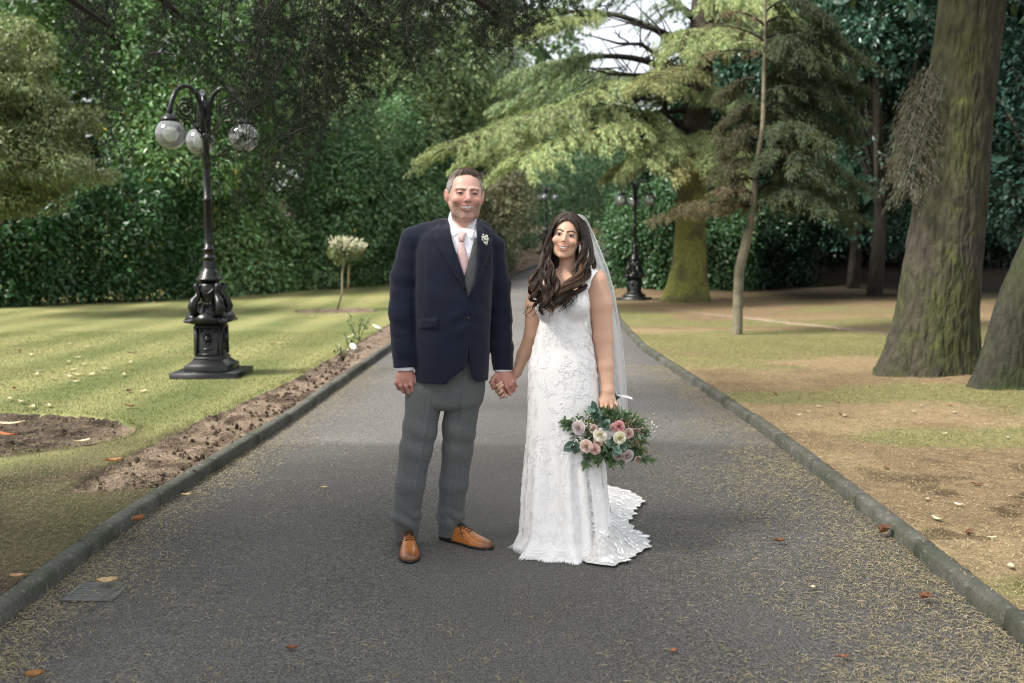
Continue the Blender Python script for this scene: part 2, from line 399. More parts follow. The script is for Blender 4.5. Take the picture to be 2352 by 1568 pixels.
def verge_h(x, y):
    P = np.stack([x, y], -1); return gz(y)+LAWN_Z+.035*(fbm(P, 1.2, 14)-.5)+.012*(vnoise(P, 18, 15)-.5)+.10*np.exp(-(((x-4.7)/1.1)**2+((y-10.6)/1.1)**2))+.06*sstep(4, 9, x)
X = xr(ROW)[:, None]+.077+SR[None]; Y = np.repeat(ROW[:, None], len(SR), 1); z = verge_h(X, Y); P2 = np.stack([X, Y], -1)
gr = fbm(P2*np.array([.55, 1.0]), .75, 41, 4); band = np.exp(-((Y-7.2)/.9)**2)*sstep(2.2, 2.9, X)*.22+np.exp(-((Y-14.5)/2.2)**2)*.17-np.exp(-((Y-5.2)/.9)**2)*.12-.10*sstep(19, 24, Y)
gm = sstep(.50, .64, gr+band); tan_ = np.array([.230, .172, .098]); brown = np.array([.132, .090, .054]); green = np.array([.145, .155, .060])
bm = sstep(.42, .62, fbm(P2, .9, 43)); bm = np.maximum(bm, sstep(18.5, 21, Y)*.9); bm = np.maximum(bm, .8*np.exp(-(((X-4.9)/1.9)**2+((Y-10.2)/.8)**2)))
C = tan_+(brown-tan_)*(bm*.62)[..., None]; bd0 = sstep(.55, .7, fbm(P2, 4, 44))*sstep(7.2, 5.6, Y); C = C*(1-bd0[..., None]*.55)
C = C*(1-gm[..., None]*.7)+green*gm[..., None]*.7
path = np.abs(Y-np.interp(X, [3.5, 4.7, 6.1, 6.6, 9], [22.5, 19.9, 16.1, 14.0, 8.5]))*.55; pm = sstep(.26, .14, path+.12*(fbm(P2, 3, 46)-.5))*sstep(3.6, 4.8, X)
wood_shade = sstep(23.5, 26.5, Y+.8*(fbm(P2, .5, 39)-.5))*sstep(6.0, 8.0, X); C = C*(1-wood_shade[..., None])+np.array([.030, .023, .016])*wood_shade[..., None]      # ground colour darkened to paint the deep shade under the wood
C = C*(1-pm[..., None])+np.array([.30, .225, .185])*pm[..., None]
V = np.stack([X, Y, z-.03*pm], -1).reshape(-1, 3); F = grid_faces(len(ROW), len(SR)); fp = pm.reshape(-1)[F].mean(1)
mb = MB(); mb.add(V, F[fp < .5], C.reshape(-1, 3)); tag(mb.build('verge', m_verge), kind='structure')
mb = MB(); mb.add(V, F[fp >= .5], C.reshape(-1, 3)); tag(mb.build('footpath', m_soil), kind='structure')

# ---- needles, clippings and grass blades: nobody could count them
def slips(name, m, P, L, W, col, lift, upr=0.0):
    """thin bent blades lying (upr 0) or standing (upr 1)"""
    n = len(P); a = RNG.uniform(0, 2*np.pi, n); D = np.stack([np.cos(a), np.sin(a), RNG.normal(0, .12, n)], 1); D = nrm(D*(1-upr)+np.array([0, 0, 1])*upr+RNG.normal(0, .25, (n, 3))*upr)
    s = nrm(np.cross(D, np.array([0, 0, 1.])+RNG.normal(0, .3, (n, 3)))); L = L[:, None]; mid = P+D*L*.5+s*L*RNG.normal(0, .10, (n, 1))+np.array([0, 0, 1])*lift; b = P+np.array([0, 0, 1])*lift*.4; e = P+D*L+np.array([0, 0, 1])*lift*.3
    w = s*W[:, None]*.5; V = np.stack([b-w*.6, b+w*.6, mid+w, mid-w, e], 1).reshape(-1, 3); i = np.arange(n)[:, None]*5
    mb = MB(); mb.add(V, [i+np.array([[0, 1, 2, 3]]), i+np.array([[3, 2, 4]])], np.repeat(col, 5, 0)); return tag(mb.build(name, m, smooth=False), kind='stuff')
m_straw = mat('dry_needle', attr=True, rough=.75, spec=.2)
m_blade = mat('grass_blade', attr=True, rough=.7, spec=.2, transl=.2)
N = 300000; y = 2.9+9.5*RNG.random(N)**1.6; t = RNG.random(N); x = xl(y)+(xr(y)-xl(y))*t; dl = x-xl(y); dr = xr(y)-x
cl = fbm(np.stack([x, y], 1), 2.2, 47); clf = fbm(np.stack([x, y], 1), 9, 48)
p = .045*sstep(.40, .6, clf)+1.0*np.exp(-(dl/.26)**2)+.9*np.exp(-(dr/.35)**2)+.75*np.exp(-(dr/.85)**2)*sstep(.34, .62, cl)+.35*np.exp(-(dl/.6)**2)*sstep(.4, .62, cl)+.10*sstep(4.3, 3.2, y)*(clf > .5)
k = RNG.random(N) < p*.85*(.45+.75*clf); x, y = x[k], y[k]; n = len(x); z = gz(y)-.03*(np.abs((x-xl(y))/(xr(y)-xl(y))-.5)*2)**2+.003
f = RNG.random((n, 1)); c = np.array([.33, .26, .15])*(1-f)+np.array([.44, .37, .23])*f; gg = RNG.random(n) < .12; c[gg] = np.array([.24, .24, .10]); c *= RNG.uniform(.45, 1.05, (n, 1))
slips('fallen_needles', m_straw, np.stack([x, y, z], 1), RNG.uniform(.014, .040, n), RNG.uniform(.0015, .0028, n), c, .006)
N = 90000; y = 2.9+11*RNG.random(N)**1.5; s = .0+6.0*RNG.random(N)**1.25; x = xr(y)+.02+s; k = (np.abs(x/y) < .62) & (RNG.random(N) < .45+.5*fbm(np.stack([x, y], 1), 3, 49)); x, y = x[k], y[k]; n = len(x); on = x < xr(y)+.080
k = ~on | (RNG.random(n) < .12); x, y = x[k], y[k]; n = len(x); z = np.where(x < xr(y)+.080, gz(y)+.051, verge_h(x, y)+.003)
f = RNG.random((n, 1)); c = np.array([.33, .25, .14])*(1-f)+np.array([.44, .36, .21])*f; c *= RNG.uniform(.3, 1.15, (n, 1))
slips('needle_litter', m_straw, np.stack([x, y, z], 1), RNG.uniform(.016, .042, n), RNG.uniform(.0016, .0030, n), c, .010)
N = 120000; y = 2.9+6.2*RNG.random(N)**1.2; x = xl(y)-.02-3.4*RNG.random(N)**1.1; k = np.abs(x/y) < .62; x, y = x[k], y[k]; z, m, s = lawn_h(x, y); bare = sstep(7.2, 5.6, y); k = RNG.random(len(x)) < np.maximum(bare*.8, m*.5); x, y, z = x[k], y[k], z[k]; n = len(x)
k = (x < xl(y)-.080) | (RNG.random(n) < .10); x, y, z = x[k], y[k], z[k]; n = len(x); z = np.where(x > xl(y)-.080, gz(y)+.051, z+.003)
f = RNG.random((n, 1)); c = np.array([.30, .23, .13])*(1-f)+np.array([.42, .35, .20])*f; c *= RNG.uniform(.2, .85, (n, 1))
slips('needle_mulch', m_straw, np.stack([x, y, z], 1), RNG.uniform(.014, .035, n), RNG.uniform(.0014, .0026, n), c, .008)
# short grass: on the lawn out to the lamp, tufts on both verges
N = 150000; y = 5.6+11*RNG.random(N)**1.4; x = xl(y)-.15-6.5*RNG.random(N); k = np.abs(x/y) < .60; x, y = x[k], y[k]; z, m, s = lawn_h(x, y)
k = (m < .3) & (RNG.random(len(x)) < np.where(y < 7.0, .16*(fbm(np.stack([x, y], 1), 2.3, 37) > .5), .8)+.9*(s < .05)*(y > 6.6)); x, y, z, s = x[k], y[k], z[k], s[k]; n = len(x)
st = .5+.5*np.tanh(1.6*np.sin((x+4.0)*2*np.pi/1.05+.35*np.sin(y*.25))); f = (RNG.random(n)*.6+.4*st)[:, None]; c = (np.array([.105, .132, .042])*(1-f)+np.array([.21, .215, .085])*f)*RNG.uniform(.6, 1.2, (n, 1))
slips('grass', m_blade, np.stack([x, y, z-.004], 1), RNG.uniform(.012, .030, n)*(1+.8*(s < .05)), RNG.uniform(.003, .005, n), c, .0, .72)
N = 80000; y = 3.4+12*RNG.random(N)**1.3; x = xr(y)+.14+6*RNG.random(N); k = np.abs(x/y) < .60; x, y = x[k], y[k]; P = np.stack([x, y], 1); gr = fbm(P*np.array([.55, 1.0]), .75, 41, 4)+np.exp(-((y-7.2)/.9)**2)*sstep(2.2, 2.9, x)*.22+np.exp(-((y-14.5)/2.2)**2)*.17-np.exp(-((y-5.2)/.9)**2)*.12
k = RNG.random(len(x)) < sstep(.50, .66, gr)*.75+.02; x, y = x[k], y[k]; n = len(x); f = RNG.random((n, 1)); c = (np.array([.15, .165, .045])*(1-f)+np.array([.26, .23, .09])*f)*RNG.uniform(.6, 1.15, (n, 1))
slips('verge_grass', m_blade, np.stack([x, y, verge_h(x, y)-.004], 1), RNG.uniform(.015, .035, n), RNG.uniform(.003, .005, n), c, .0, .65)
# clods and crumbs of soil in the beds
mb = MB(); cnt = 0
while cnt < 500:
    y_ = 5.6+9*RNG.random()**1.5; x_ = -2.0-4.2*RNG.random()**1.6; z_, m_0, s_ = lawn_h(np.array([x_]), np.array([y_]))
    if s_[0] > -.02: continue
    r = RNG.uniform(.005, .022)*(1 if RNG.random() < .85 else 1.6); t = np.array([.055, .040, .029])*RNG.uniform(.6, 2.2); n0 = mb.n
    ball(mb, (x_, y_, z_[0]+r*.3), r*RNG.uniform(.6, 1.1, 3), 7, 5, t); mb.v[-1] = mb.v[-1]+RNG.normal(0, r*.14, mb.v[-1].shape).astype(np.float32); cnt += 1
tag(mb.build('soil_clods', m_soil, smooth=False), kind='stuff')
# ================================================================== TREES, HEDGES, SHRUBS
M_LEAF = mat('foliage', attr=True, rough=.32, spec=.45, transl=.18)
M_SHADE = mat('shade_foliage', attr=True, rough=.5, spec=.12, transl=.12)  # duller leaf material for foliage with shade put into its colours
M_MATT = mat('needle_foliage', attr=True, rough=.7, spec=.2, transl=.22)
M_TWIG = mat('twig', (.024, .019, .015), rough=.9, var=[(20, .3)])
M_BARK = mat('bark', (.085, .070, .055), rough=.95, tint=[((.15, .15, .03), 2.2, .46, .62)], var=[(16, .35, (1, 1, .3))], bump=[('crack', 11, .9, .04, (1, 1, .28)), ('noise', 40, .6, .02)])
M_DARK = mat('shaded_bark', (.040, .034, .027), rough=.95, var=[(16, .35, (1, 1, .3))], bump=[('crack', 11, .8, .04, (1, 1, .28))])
def leafbatch(mb, P, D, N, L, W, col, fold=.16):
    D = nrm(D); N = nrm(N-D*np.sum(N*D, 1, keepdims=True)); S = np.cross(D, N); L = np.asarray(L)[:, None]; W = np.asarray(W)[:, None]
    V = np.stack([P, P+D*L*.45+S*W*.5+N*W*fold, P+D*L-N*L*.08, P+D*L*.45-S*W*.5+N*W*fold], 1).reshape(-1, 3); i = np.arange(len(P))[:, None]*4
    mb.add(V, np.concatenate([i+np.array([[0, 1, 2]]), i+np.array([[0, 2, 3]])]), np.repeat(col, 4, 0)); return mb
def colours(n, base, jit=.35, alt=None, pa=.0):
    c = np.tile(np.asarray(base, float), (n, 1))*np.exp(RNG.normal(0, jit, (n, 1))); c[:, 0] *= np.exp(RNG.normal(0, .12, n))
    if alt is not None: k = RNG.random(n) < pa; c[k] = np.asarray(alt)*RNG.uniform(.6, 1.2, (k.sum(), 1))
    return c
def E(u0, u1, v0, v1, Y, dp):
    a, b = at(u0, v0, Y), at(u1, v1, Y); return ((a+b)/2, np.array([abs(b[0]-a[0])/2, dp, abs(b[2]-a[2])/2]))
def crown(mb, env, ncl, rc, nl, L, W, col, droop=.25, core=160, alt=None, pa=0, out=.7, flat=1.0, inner=.25, jit=.3, zmin=None):
    tot = sum(r[0]*r[2]+r[1]*r[2]+r[0]*r[1] for c, r in env)
    for c, r in env:
        if core:      # older, larger leaf sprays deep inside
            d = nrm(RNG.normal(0, 1, (core, 3))); P = np.asarray(c)+d*np.asarray(r)*RNG.uniform(.2, .82, (core, 1)); q_ = (np.mean(r)*.28); kk = slice(None) if zmin is None else P[:, 2] > zmin(P)+.2
            P, d = P[kk], d[kk]; leafbatch(mb, P, d*.5+RNG.normal(0, .6, P.shape)+[0, 0, -.4], d+RNG.normal(0, .4, P.shape), q_*RNG.uniform(.6, 1.3, len(P)), q_*.6*RNG.uniform(.6, 1.3, len(P)), colours(len(P), col, .3))
        k = max(3, int(ncl*(r[0]*r[2]+r[1]*r[2]+r[0]*r[1])/tot)); d = nrm(RNG.normal(0, 1, (k, 3))); q = np.where(RNG.random((k, 1)) < inner, RNG.uniform(.3, .8, (k, 1)), RNG.uniform(.80, 1.06, (k, 1)))
        cc = np.asarray(c)+d*np.asarray(r)*q; rr = rc*np.exp(RNG.normal(0, .3, k)); cl = np.exp(RNG.normal(0, .16, (k, 1)))
        n = k*nl; idx = np.repeat(np.arange(k), nl); o = nrm(RNG.normal(0, 1, (n, 3))+d[idx]*out); o[:, 2] *= flat
        P = cc[idx]+o*(rr[idx]*RNG.uniform(.55, 1.05, n)**.6)[:, None]
        D = o*.7+RNG.normal(0, .45, (n, 3))+np.array([0, 0, -droop]); N = o+np.array([0, 0, .9])+RNG.normal(0, .35, (n, 3))
        if zmin is not None: kk = P[:, 2] > zmin(P); P, D, N, idx = P[kk], D[kk], N[kk], idx[kk]; n = len(P)
        leafbatch(mb, P, D, N, L*RNG.uniform(.6, 1.25, n), W*RNG.uniform(.7, 1.2, n), colours(n, col, jit, alt, pa)*cl[idx])
    return mb
gmin = lambda P: gz(P[:, 1])+.10
def tree(name, label, cat, env, ncl, rc, nl, L, W, col, trunk=None, m=None, group=None, tr=.12, part='foliage', **kw):
    e0 = env[0]; b = np.array(trunk[0]) if trunk is not None else np.array([e0[0][0], e0[0][1], gz(e0[0][1])])
    r = thing(name, b, label, cat, group); mb = MB(); crown(mb, env, ncl, rc, nl, L, W, col, zmin=gmin, **kw); mb.build(part, m or M_LEAF, r, smooth=False)
    mb = MB()
    if trunk is None: trunk = [b, b+np.array([.05, 0, (e0[0][2]-b[2])*.7]), np.asarray(e0[0])+np.array([0, 0, e0[1][2]*.4])]
    tube(mb, trunk, np.linspace(tr, tr*.45, len(trunk)), 10)
    tp = np.array(trunk[-2])
    for c, rr in env[:6]:
        for _ in range(3):
            q = np.asarray(c)+nrm(RNG.normal(0, 1, 3))*np.asarray(rr)*.75; tube(mb, [tp, (tp+q)/2+np.array([0, 0, .1]), q], [tr*.4, tr*.25, tr*.08], 6)
    mb.build('trunk' if cat == 'tree' else 'stem', M_DARK, r); return r
LA, LB = (.046, .112, .042), (.165, .275, .115)
YL = (.36, .27, .03)
# ---- the left side: laurel hedge and the trees over it
def hedge(name, label, line, h, dp, ncl, rc, nl, L, W, col, group=None, lean=0., top=None, **kw):
    """line: (x, y) points of the front foot; a wall of leaf clumps with an uneven top"""
    ln = np.array(line, float); seg_ = np.linalg.norm(np.diff(ln, axis=0), axis=1); cum = np.concatenate([[0], np.cumsum(seg_)]); mid = ln.mean(0); z0 = gz(mid[1])
    r = thing(name, (mid[0], mid[1], z0), label, 'hedge', group); t = RNG.random(ncl)*cum[-1]; X = np.interp(t, cum, ln[:, 0]); Y = np.interp(t, cum, ln[:, 1])
    dx = np.interp(t+.01, cum, ln[:, 0])-np.interp(t-.01, cum, ln[:, 0]); dy = np.interp(t+.01, cum, ln[:, 1])-np.interp(t-.01, cum, ln[:, 1]); nn = nrm(np.stack([dy, -dx], 1))
    nn *= np.sign(np.sum(nn*-np.stack([X, Y], 1), 1, keepdims=True))
    hh = (np.interp(t, np.linspace(0, cum[-1], len(top)), top) if top is not None else h)*(.9+.2*vnoise(np.stack([t, t*0], 1), .9, 66)); f = RNG.random(ncl); Z = gz(Y)+f*hh
    back = dp*np.where(RNG.random(ncl) < .3, RNG.random(ncl), .3*RNG.random(ncl))+.25*f**2+lean*f+.9*(vnoise(np.stack([t, Z], 1), 1.1, 67)-.5)+.2*sstep(.12, 0, f)
    C = np.stack([X-nn[:, 0]*back, Y-nn[:, 1]*back, Z], 1); rr = rc*np.exp(RNG.normal(0, .25, ncl)); n = ncl*nl; idx = np.repeat(np.arange(ncl), nl)
    of = np.concatenate([nn, np.zeros((ncl, 1))], 1)+np.array([0, 0, .45]); o = nrm(RNG.normal(0, 1, (n, 3))+of[idx]*.9); P = C[idx]+o*(rr[idx]*RNG.uniform(.5, 1.05, n)**.6)[:, None]
    D = o*.6+RNG.normal(0, .45, (n, 3))+np.array([0, 0, -.25]); N = o+np.array([0, 0, .8])+RNG.normal(0, .42, (n, 3)); k = P[:, 2] > gmin(P)-.05; P, D, N, idx = P[k], D[k], N[k], idx[k]; n = len(P)
    cl = np.exp(RNG.normal(0, .15, (ncl, 1))); mb = MB(); leafbatch(mb, P, D, N, L*RNG.uniform(.6, 1.25, n), W*RNG.uniform(.7, 1.2, n), colours(n, col, .28, kw.get('alt'), kw.get('pa', 0))*cl[idx]); mb.build('foliage', kw.get('mt') or M_LEAF, r, smooth=False)
    mb = MB()
    for q in range(max(4, int(cum[-1]*1.2))):
        s = RNG.random()*cum[-1]; x, y = np.interp(s, cum, ln[:, 0]), np.interp(s, cum, ln[:, 1]); j = np.argmin(np.abs(t-s)); x -= nn[j, 0]*dp*.5; y -= nn[j, 1]*dp*.5
        tube(mb, [(x, y, gz(y)-.05), (x+RNG.normal(0, .1), y, gz(y)+h*.4), (x+RNG.normal(0, .25), y, gz(y)+h*.85)], [.045, .035, .015], 6)
    mb.build('stem', M_BARK, r)
    return r
def g2(u, v): return tuple(gp(u, v, LAWN_Z)[:2])
hedge('laurel_hedge', 'tall dark green laurel hedge at the back of the lawn behind the near lamp post', [(-34, 8), (-27, 16), (-19, 20.5), g2(40, 704), g2(250, 696), g2(480, 684)], 4.3, 1.6, 3800, .34, 30, .190, .078, LA, top=[3.4, 3.0, 2.6, 2.0, 1.7, 1.8, 2.2, 2.9, 3.3], alt=YL, pa=.004)
hedge('gap_shade_foliage', 'added dark foliage standing in for the deep shade between the laurel hedge and the trees over it', [(-36, 22), (-20, 29.5), (-13, 30), (-8.5, 32), (-5, 35)], 5.5, 2.2, 1700, .5, 36, .19, .08, (.013, .030, .016), mt=M_SHADE)  # dark foliage added in place of the black shade behind the hedge
hedge('laurel_bush', 'rounded paler laurel bush on the lawn edge just right of the near lamp post', [g2(470, 684), g2(600, 676), g2(750, 664)], 3.1, 1.5, 700, .32, 32, .185, .074, LB, top=[1.5, 3.0, 3.3, 2.8, 1.2], lean=.9, alt=YL, pa=.006)
hedge('evergreen_hedge', 'dark evergreen hedge along the lawn behind the white flowering standard tree', [g2(735, 666), g2(890, 655), (-2.6, 37), (-1.2, 42)], 5.2, 2.0, 1500, .40, 32, .165, .064, (.105, .200, .088), top=[4.4, 6.0, 6.2, 5.4, 5.2, 4.4])
hedge('roadside_hedge', 'clipped dark hedge far along the left side of the drive between the couple', [(-1.6, 43), (.2, 48), (3.0, 53), (8, 60)], 4.6, 2.0, 800, .5, 40, .17, .07, (.045, .105, .045))
tree('variegated_tree', 'pale yellow green feathery tree at the left edge of the photo', 'tree', [E(-260, 90, 40, 110, 20, 1.5), E(-220, 150, 110, 190, 20.3, 1.5), E(-150, 120, 170, 260, 20, 1.5), E(-120, 205, 225, 310, 20.2, 1.6), E(-180, 170, 290, 380, 20, 1.5), E(-100, 235, 355, 425, 20.2, 1.4), E(-160, 120, 410, 490, 20, 1.3)], 720, .26, 110, .100, .038, (.185, .225, .100), trunk=[gp(-60, 700, LAWN_Z), at(-60, 600, 23.5), at(-10, 300, 21.5)], droop=.35, flat=.5, core=50)
tree('cherry_laurel', 'tall glossy green tree rising over the laurel hedge behind the lamp globes', 'tree', [E(-60, 250, -160, 250, 28, 2.2), E(180, 480, -140, 330, 29, 2.2), E(420, 720, -120, 400, 30, 2.2), E(300, 560, 200, 480, 28, 1.8)], 1300, .50, 62, .165, .066, (.125, .225, .085), alt=YL, pa=.012, tr=.2)
tree('tall_beech', 'pale green leafy tree standing behind the dark evergreen hedge left of the man', 'tree', [E(640, 950, -200, 330, 38, 3), E(860, 1180, -160, 380, 40, 3), E(700, 1000, 180, 460, 37, 2.4), E(980, 1240, 120, 420, 42, 2.4)], 1500, .62, 62, .17, .08, (.250, .330, .165), alt=YL, pa=.006, tr=.22)
tree('grey_shrub', 'brownish grey green shrub with a forked stem above the right shoulder of the man', 'shrub', [E(1090, 1230, 400, 560, 36, 1.3), E(1130, 1210, 380, 450, 36, 1.0)], 150, .36, 60, .11, .03, (.135, .135, .075), trunk=[gp(1110, 640), at(1112, 470, 36), at(1108, 395, 36)], tr=.10)
tree('distant_oak', 'dark green tree closing the view at the far bend of the drive', 'tree', [E(1120, 1420, 180, 560, 66, 4), E(1250, 1500, 230, 560, 64, 3.5)], 700, 1.0, 60, .32, .17, (.140, .210, .105), tr=.3)
hedge('boundary_hedge', 'square dark hedge behind the middle lamp post and the mossy cedar trunk', [(2.75, 31.5), (4.6, 30.2), (6.9, 29.3)], 3.4, 2.0, 900, .36, 42, .155, .062, (.060, .130, .055), top=[3.1, 3.2, 3.0, 2.4])
for es, Y, c, lb in (([E(690, 880, 360, 600, 32, 1.6), E(720, 860, 330, 430, 32.6, 1.3)], 32, (.125, .220, .100), 'rounded mid green shrub rising behind the laurel bush and the white standard tree'),
                     ([E(830, 1010, 400, 640, 34.5, 1.6), E(860, 960, 360, 450, 35, 1.2)], 34.5, (.150, .245, .115), 'domed green shrub with lighter tips just left of the head of the man'),
                     ([E(985, 1150, 480, 640, 38, 1.5)], 38, (.100, .185, .085), 'low dark shrub beside the drive behind the left shoulder of the man')):
    tree('broad_shrub', lb, 'shrub', es, 420, .38, 40, .18, .072, c, group='rounded shrubs behind the lawn', tr=.07, alt=YL, pa=.004)
# ---- conifer boughs: an arched limb, side branchlets, hanging sprays
def bough(mw, ml, p0, p1, hump, width, nb, ns, L, W, col, tmin=.08, fall=.55, rad=.05, tip=.3, spread=.8, alt=None, pa=0, jit=.25):
    p0, p1 = np.asarray(p0, float), np.asarray(p1, float); t = np.linspace(0, 1, 14)[:, None]; ax = p0+(p1-p0)*t+np.array([0, 0, 1])*(np.sin(np.pi*t**.85)*hump)
    tube(mw, ax, np.linspace(rad, rad*.18, 14), 6, caps=False)
    d0 = nrm(p1-p0); pe = nrm(np.cross(d0, [0, 0, 1.])); Ps, Ds = [], []
    for i in range(nb):
        f = tmin+(1-tmin)*RNG.random(); sg = RNG.choice([-1, 1]); b = np.array([np.interp(f, t[:, 0], ax[:, k]) for k in range(3)]); ln = width*(1.1-.75*abs(f-.45))*RNG.uniform(.5, 1.05)
        dd = nrm(pe*sg*spread+d0*RNG.uniform(.2, .9)+np.array([0, 0, RNG.uniform(-.05, .25)])); s = np.linspace(0, 1, 7)[:, None]; br = b+dd*ln*s+np.array([0, 0, -1])*(fall*ln*s**2)
        if i % 2 == 0: tube(mw, br, np.linspace(rad*.3, rad*.07, 7), 4, caps=False)
        q = RNG.random(ns)**.8; pt = np.stack([np.interp(q, s[:, 0], br[:, k]) for k in range(3)], 1); Ps.append(pt+RNG.normal(0, .025, (ns, 3))*(1+L*3)); side = RNG.normal(0, 1, (ns, 1))
        Ds.append(dd*.55+np.cross(dd, [0, 0, 1.])*side*.5+np.array([0, 0, -1])*(tip+fall*q[:, None])+RNG.normal(0, .22, (ns, 3)))
    P = np.concatenate(Ps); D = np.concatenate(Ds); n = len(P); N = np.array([0, -.3, 1.])+RNG.normal(0, .5, (n, 3))
    leafbatch(ml, P, D, N, L*RNG.uniform(.5, 1.25, n), W*RNG.uniform(.7, 1.2, n), colours(n, col, jit, alt, pa)*np.exp(RNG.normal(0, .12)))
def trunk_mesh(mb, pts, rads, n=40, m=90, rough=.012, flare=(), seed=1, sc=(7, 7, 1.6)):
    P = np.array(pts, float); t = np.linspace(0, len(P)-1, m); ii = np.arange(len(P)); A = np.stack([np.interp(t, ii, P[:, k]) for k in range(3)], 1); r = np.interp(t, ii, rads)
    for _ in range(3): A[1:-1] = (A[:-2]+2*A[1:-1]+A[2:])/4
    a = np.arange(n)*2*np.pi/n; V = A[:, None]+r[:, None, None]*np.stack([np.cos(a), np.sin(a), 0*a], 1)[None]
    o = np.stack([np.cos(a), np.sin(a), 0*a], 1)[None]; zz = (A[:, 2]-A[0, 2])[:, None]
    e = rough*(fbm(V*np.array(sc), 1, seed, 3)-.5)*2+rough*1.6*np.abs(fbm(V*np.array([sc[0]*2, sc[1]*2, sc[2]]), 1, seed+3, 2)-.5)
    for (an, am, wd, hh) in flare: dlt = np.angle(np.exp(1j*(a-an))); e = e+am*np.exp(-(dlt/wd)**2)[None]*np.exp(-zz/hh)
    V = V+o*e[..., None]; i = np.arange(m-1)[:, None]*n; j = np.arange(n)[None]; k = (j+1) % n
    mb.add(V.reshape(-1, 3), np.stack([i+j, i+k, i+n+k, i+n+j], -1).reshape(-1, 4)); return A, r
# the big cedar by the middle lamp post
ced_b = gp(1578, 692, LAWN_Z)
cedar = thing('cedar_tree', ced_b, 'large cedar with a mossy yellow green trunk and drooping golden boughs over the drive', 'tree')
CY = ced_b[1]
mb = MB(); trunk_mesh(mb, [ced_b-[0, 0, .1], at(1583, 600, CY), at(1586, 500, CY), at(1595, 330, CY), at(1605, 180, CY), at(1620, -60, CY), at(1630, -260, CY)], [.56, .42, .37, .34, .32, .27, .2], 32, 80, .03, [(3.4, .34, .5, .35), (5.2, .15, .4, .3), (0, .1, .5, .3)], 5, (4, 4, 1.2))
mb.c[0] = (lambda V, w: (np.array([.155, .160, .040])*w[:, None]+np.array([.045, .036, .027])*(1-w[:, None])).astype(np.float32))(mb.v[0], sstep(4.2, 2.9, mb.v[0][:, 2]+1.2*(fbm(mb.v[0], 1.1, 6)-.5))*(.35+.65*sstep(.36, .55, fbm(mb.v[0], 2.6, 7))))
MOSSB = mat('mossy_bark', attr=True, rough=.95, var=[(14, .35)], bump=[('noise', 22, .8, .04), ('crack', 9, .4, .03, (1, 1, .4))])
mb.build('trunk', MOSSB, cedar)
ml, mw = MB(), MB(); CG, CGD = (.275, .330, .155), (.205, .270, .140)
def bg_(u0, v0, dy0, u1, v1, dy1, hump, width, nb, ns=70, col=CG, L=.125, W=.020, **k): bough(mw, ml, at(u0, v0, CY+dy0), at(u1, v1, CY+dy1), hump, width, int(nb*1.25), int(ns*1.45), L, W, col, **k)
bg_(1590, 345, 0, 1035, 345, -4.5, 1.05, 1.7, 95, 105, rad=.09, fall=.5)
bg_(1500, 330, -1, 1080, 368, -3.2, .7, 1.1, 60, 90, fall=.5); bg_(1590, 350, 0, 1190, 372, -5.2, .75, 1.2, 60, 90)
bg_(1590, 375, 0, 1420, 400, -2.5, .5, .7, 40, 80, (.27, .27, .13)); bg_(1590, 330, 0, 1682, 405, -3.0, .55, .9, 60, 90); bg_(1600, 350, 0, 1465, 388, -3.6, .55, .8, 50, 80); bg_(1580, 380, -.2, 1535, 405, -3.4, .4, .6, 30, 60, (.26, .26, .12))
bg_(1600, 250, 0, 1150, 250, 1.5, .9, 1.5, 60, 80, CGD, rad=.1); bg_(1600, 230, 0, 1330, 225, -3.4, .5, 1.1, 50, 80); bg_(1600, 200, 0, 1190, 170, -1.5, .6, 1.3, 60, 80, CGD, rad=.11, tmin=.55); bg_(1600, 170, 0, 1240, 60, -2.8, .8, 1.2, 50, 80, tmin=.6)
bg_(1605, 140, 0, 1140, 60, 1.5, .8, 1.4, 60, 80, CGD, rad=.1, tmin=.62); bg_(1605, 190, 0, 1480, 205, -4, .45, .9, 46, 70, (.24, .255, .12)); bg_(1610, 60, 0, 1200, -30, -2.0, .7, 1.6, 60, 80, CGD, rad=.1); 
bg_(1600, 150, 0, 1700, 100, -3, .6, 1.0, 50, 80); bg_(1610, 100, 0, 1900, 120, -1.0, .8, 1.1, 50, 80, CGD); bg_(1605, 260, 0, 1700, 240, -2, .5, .8, 36, 70, CGD); bg_(1610, 40, 0, 1800, 40, -2.5, .6, 1.1, 50, 70, CG); bg_(1600, 110, 0, 1560, 130, -4, .5, .9, 40, 70)
for (u0, v0, u1, v1) in ((1600, 190, 1420, 100), (1600, 210, 1400, 170), (1600, 320, 1330, 300), (1605, 120, 1470, 60), (1598, 250, 1450, 240), (1598, 300, 1480, 285)):      # bare limbs against the sky
    a, b = at(u0, v0, CY), at(u1, v1, CY-1.5); cv = [a, a*.7+b*.3+RNG.normal(0, .12, 3), a*.35+b*.65+np.array([0, 0, .3])+RNG.normal(0, .12, 3), b, b+np.array([-.9, 0, .25])]; tube(mw, cv, [.085, .07, .05, .03, .01], 7)
    for _ in range(14): f = RNG.uniform(.25, 1); c = a+(b-a)*f+[0, 0, .15]; e = c+np.array([RNG.normal(-.35, .4), RNG.normal(0, .4), RNG.normal(.0, .5)]); tube(mw, [c, (c+e)/2+RNG.normal(0, .06, 3), e], [.022, .014, .005], 4, caps=False)
mb = ml.build('foliage', M_MATT, cedar, smooth=False); mw.build('branch', M_TWIG, cedar)
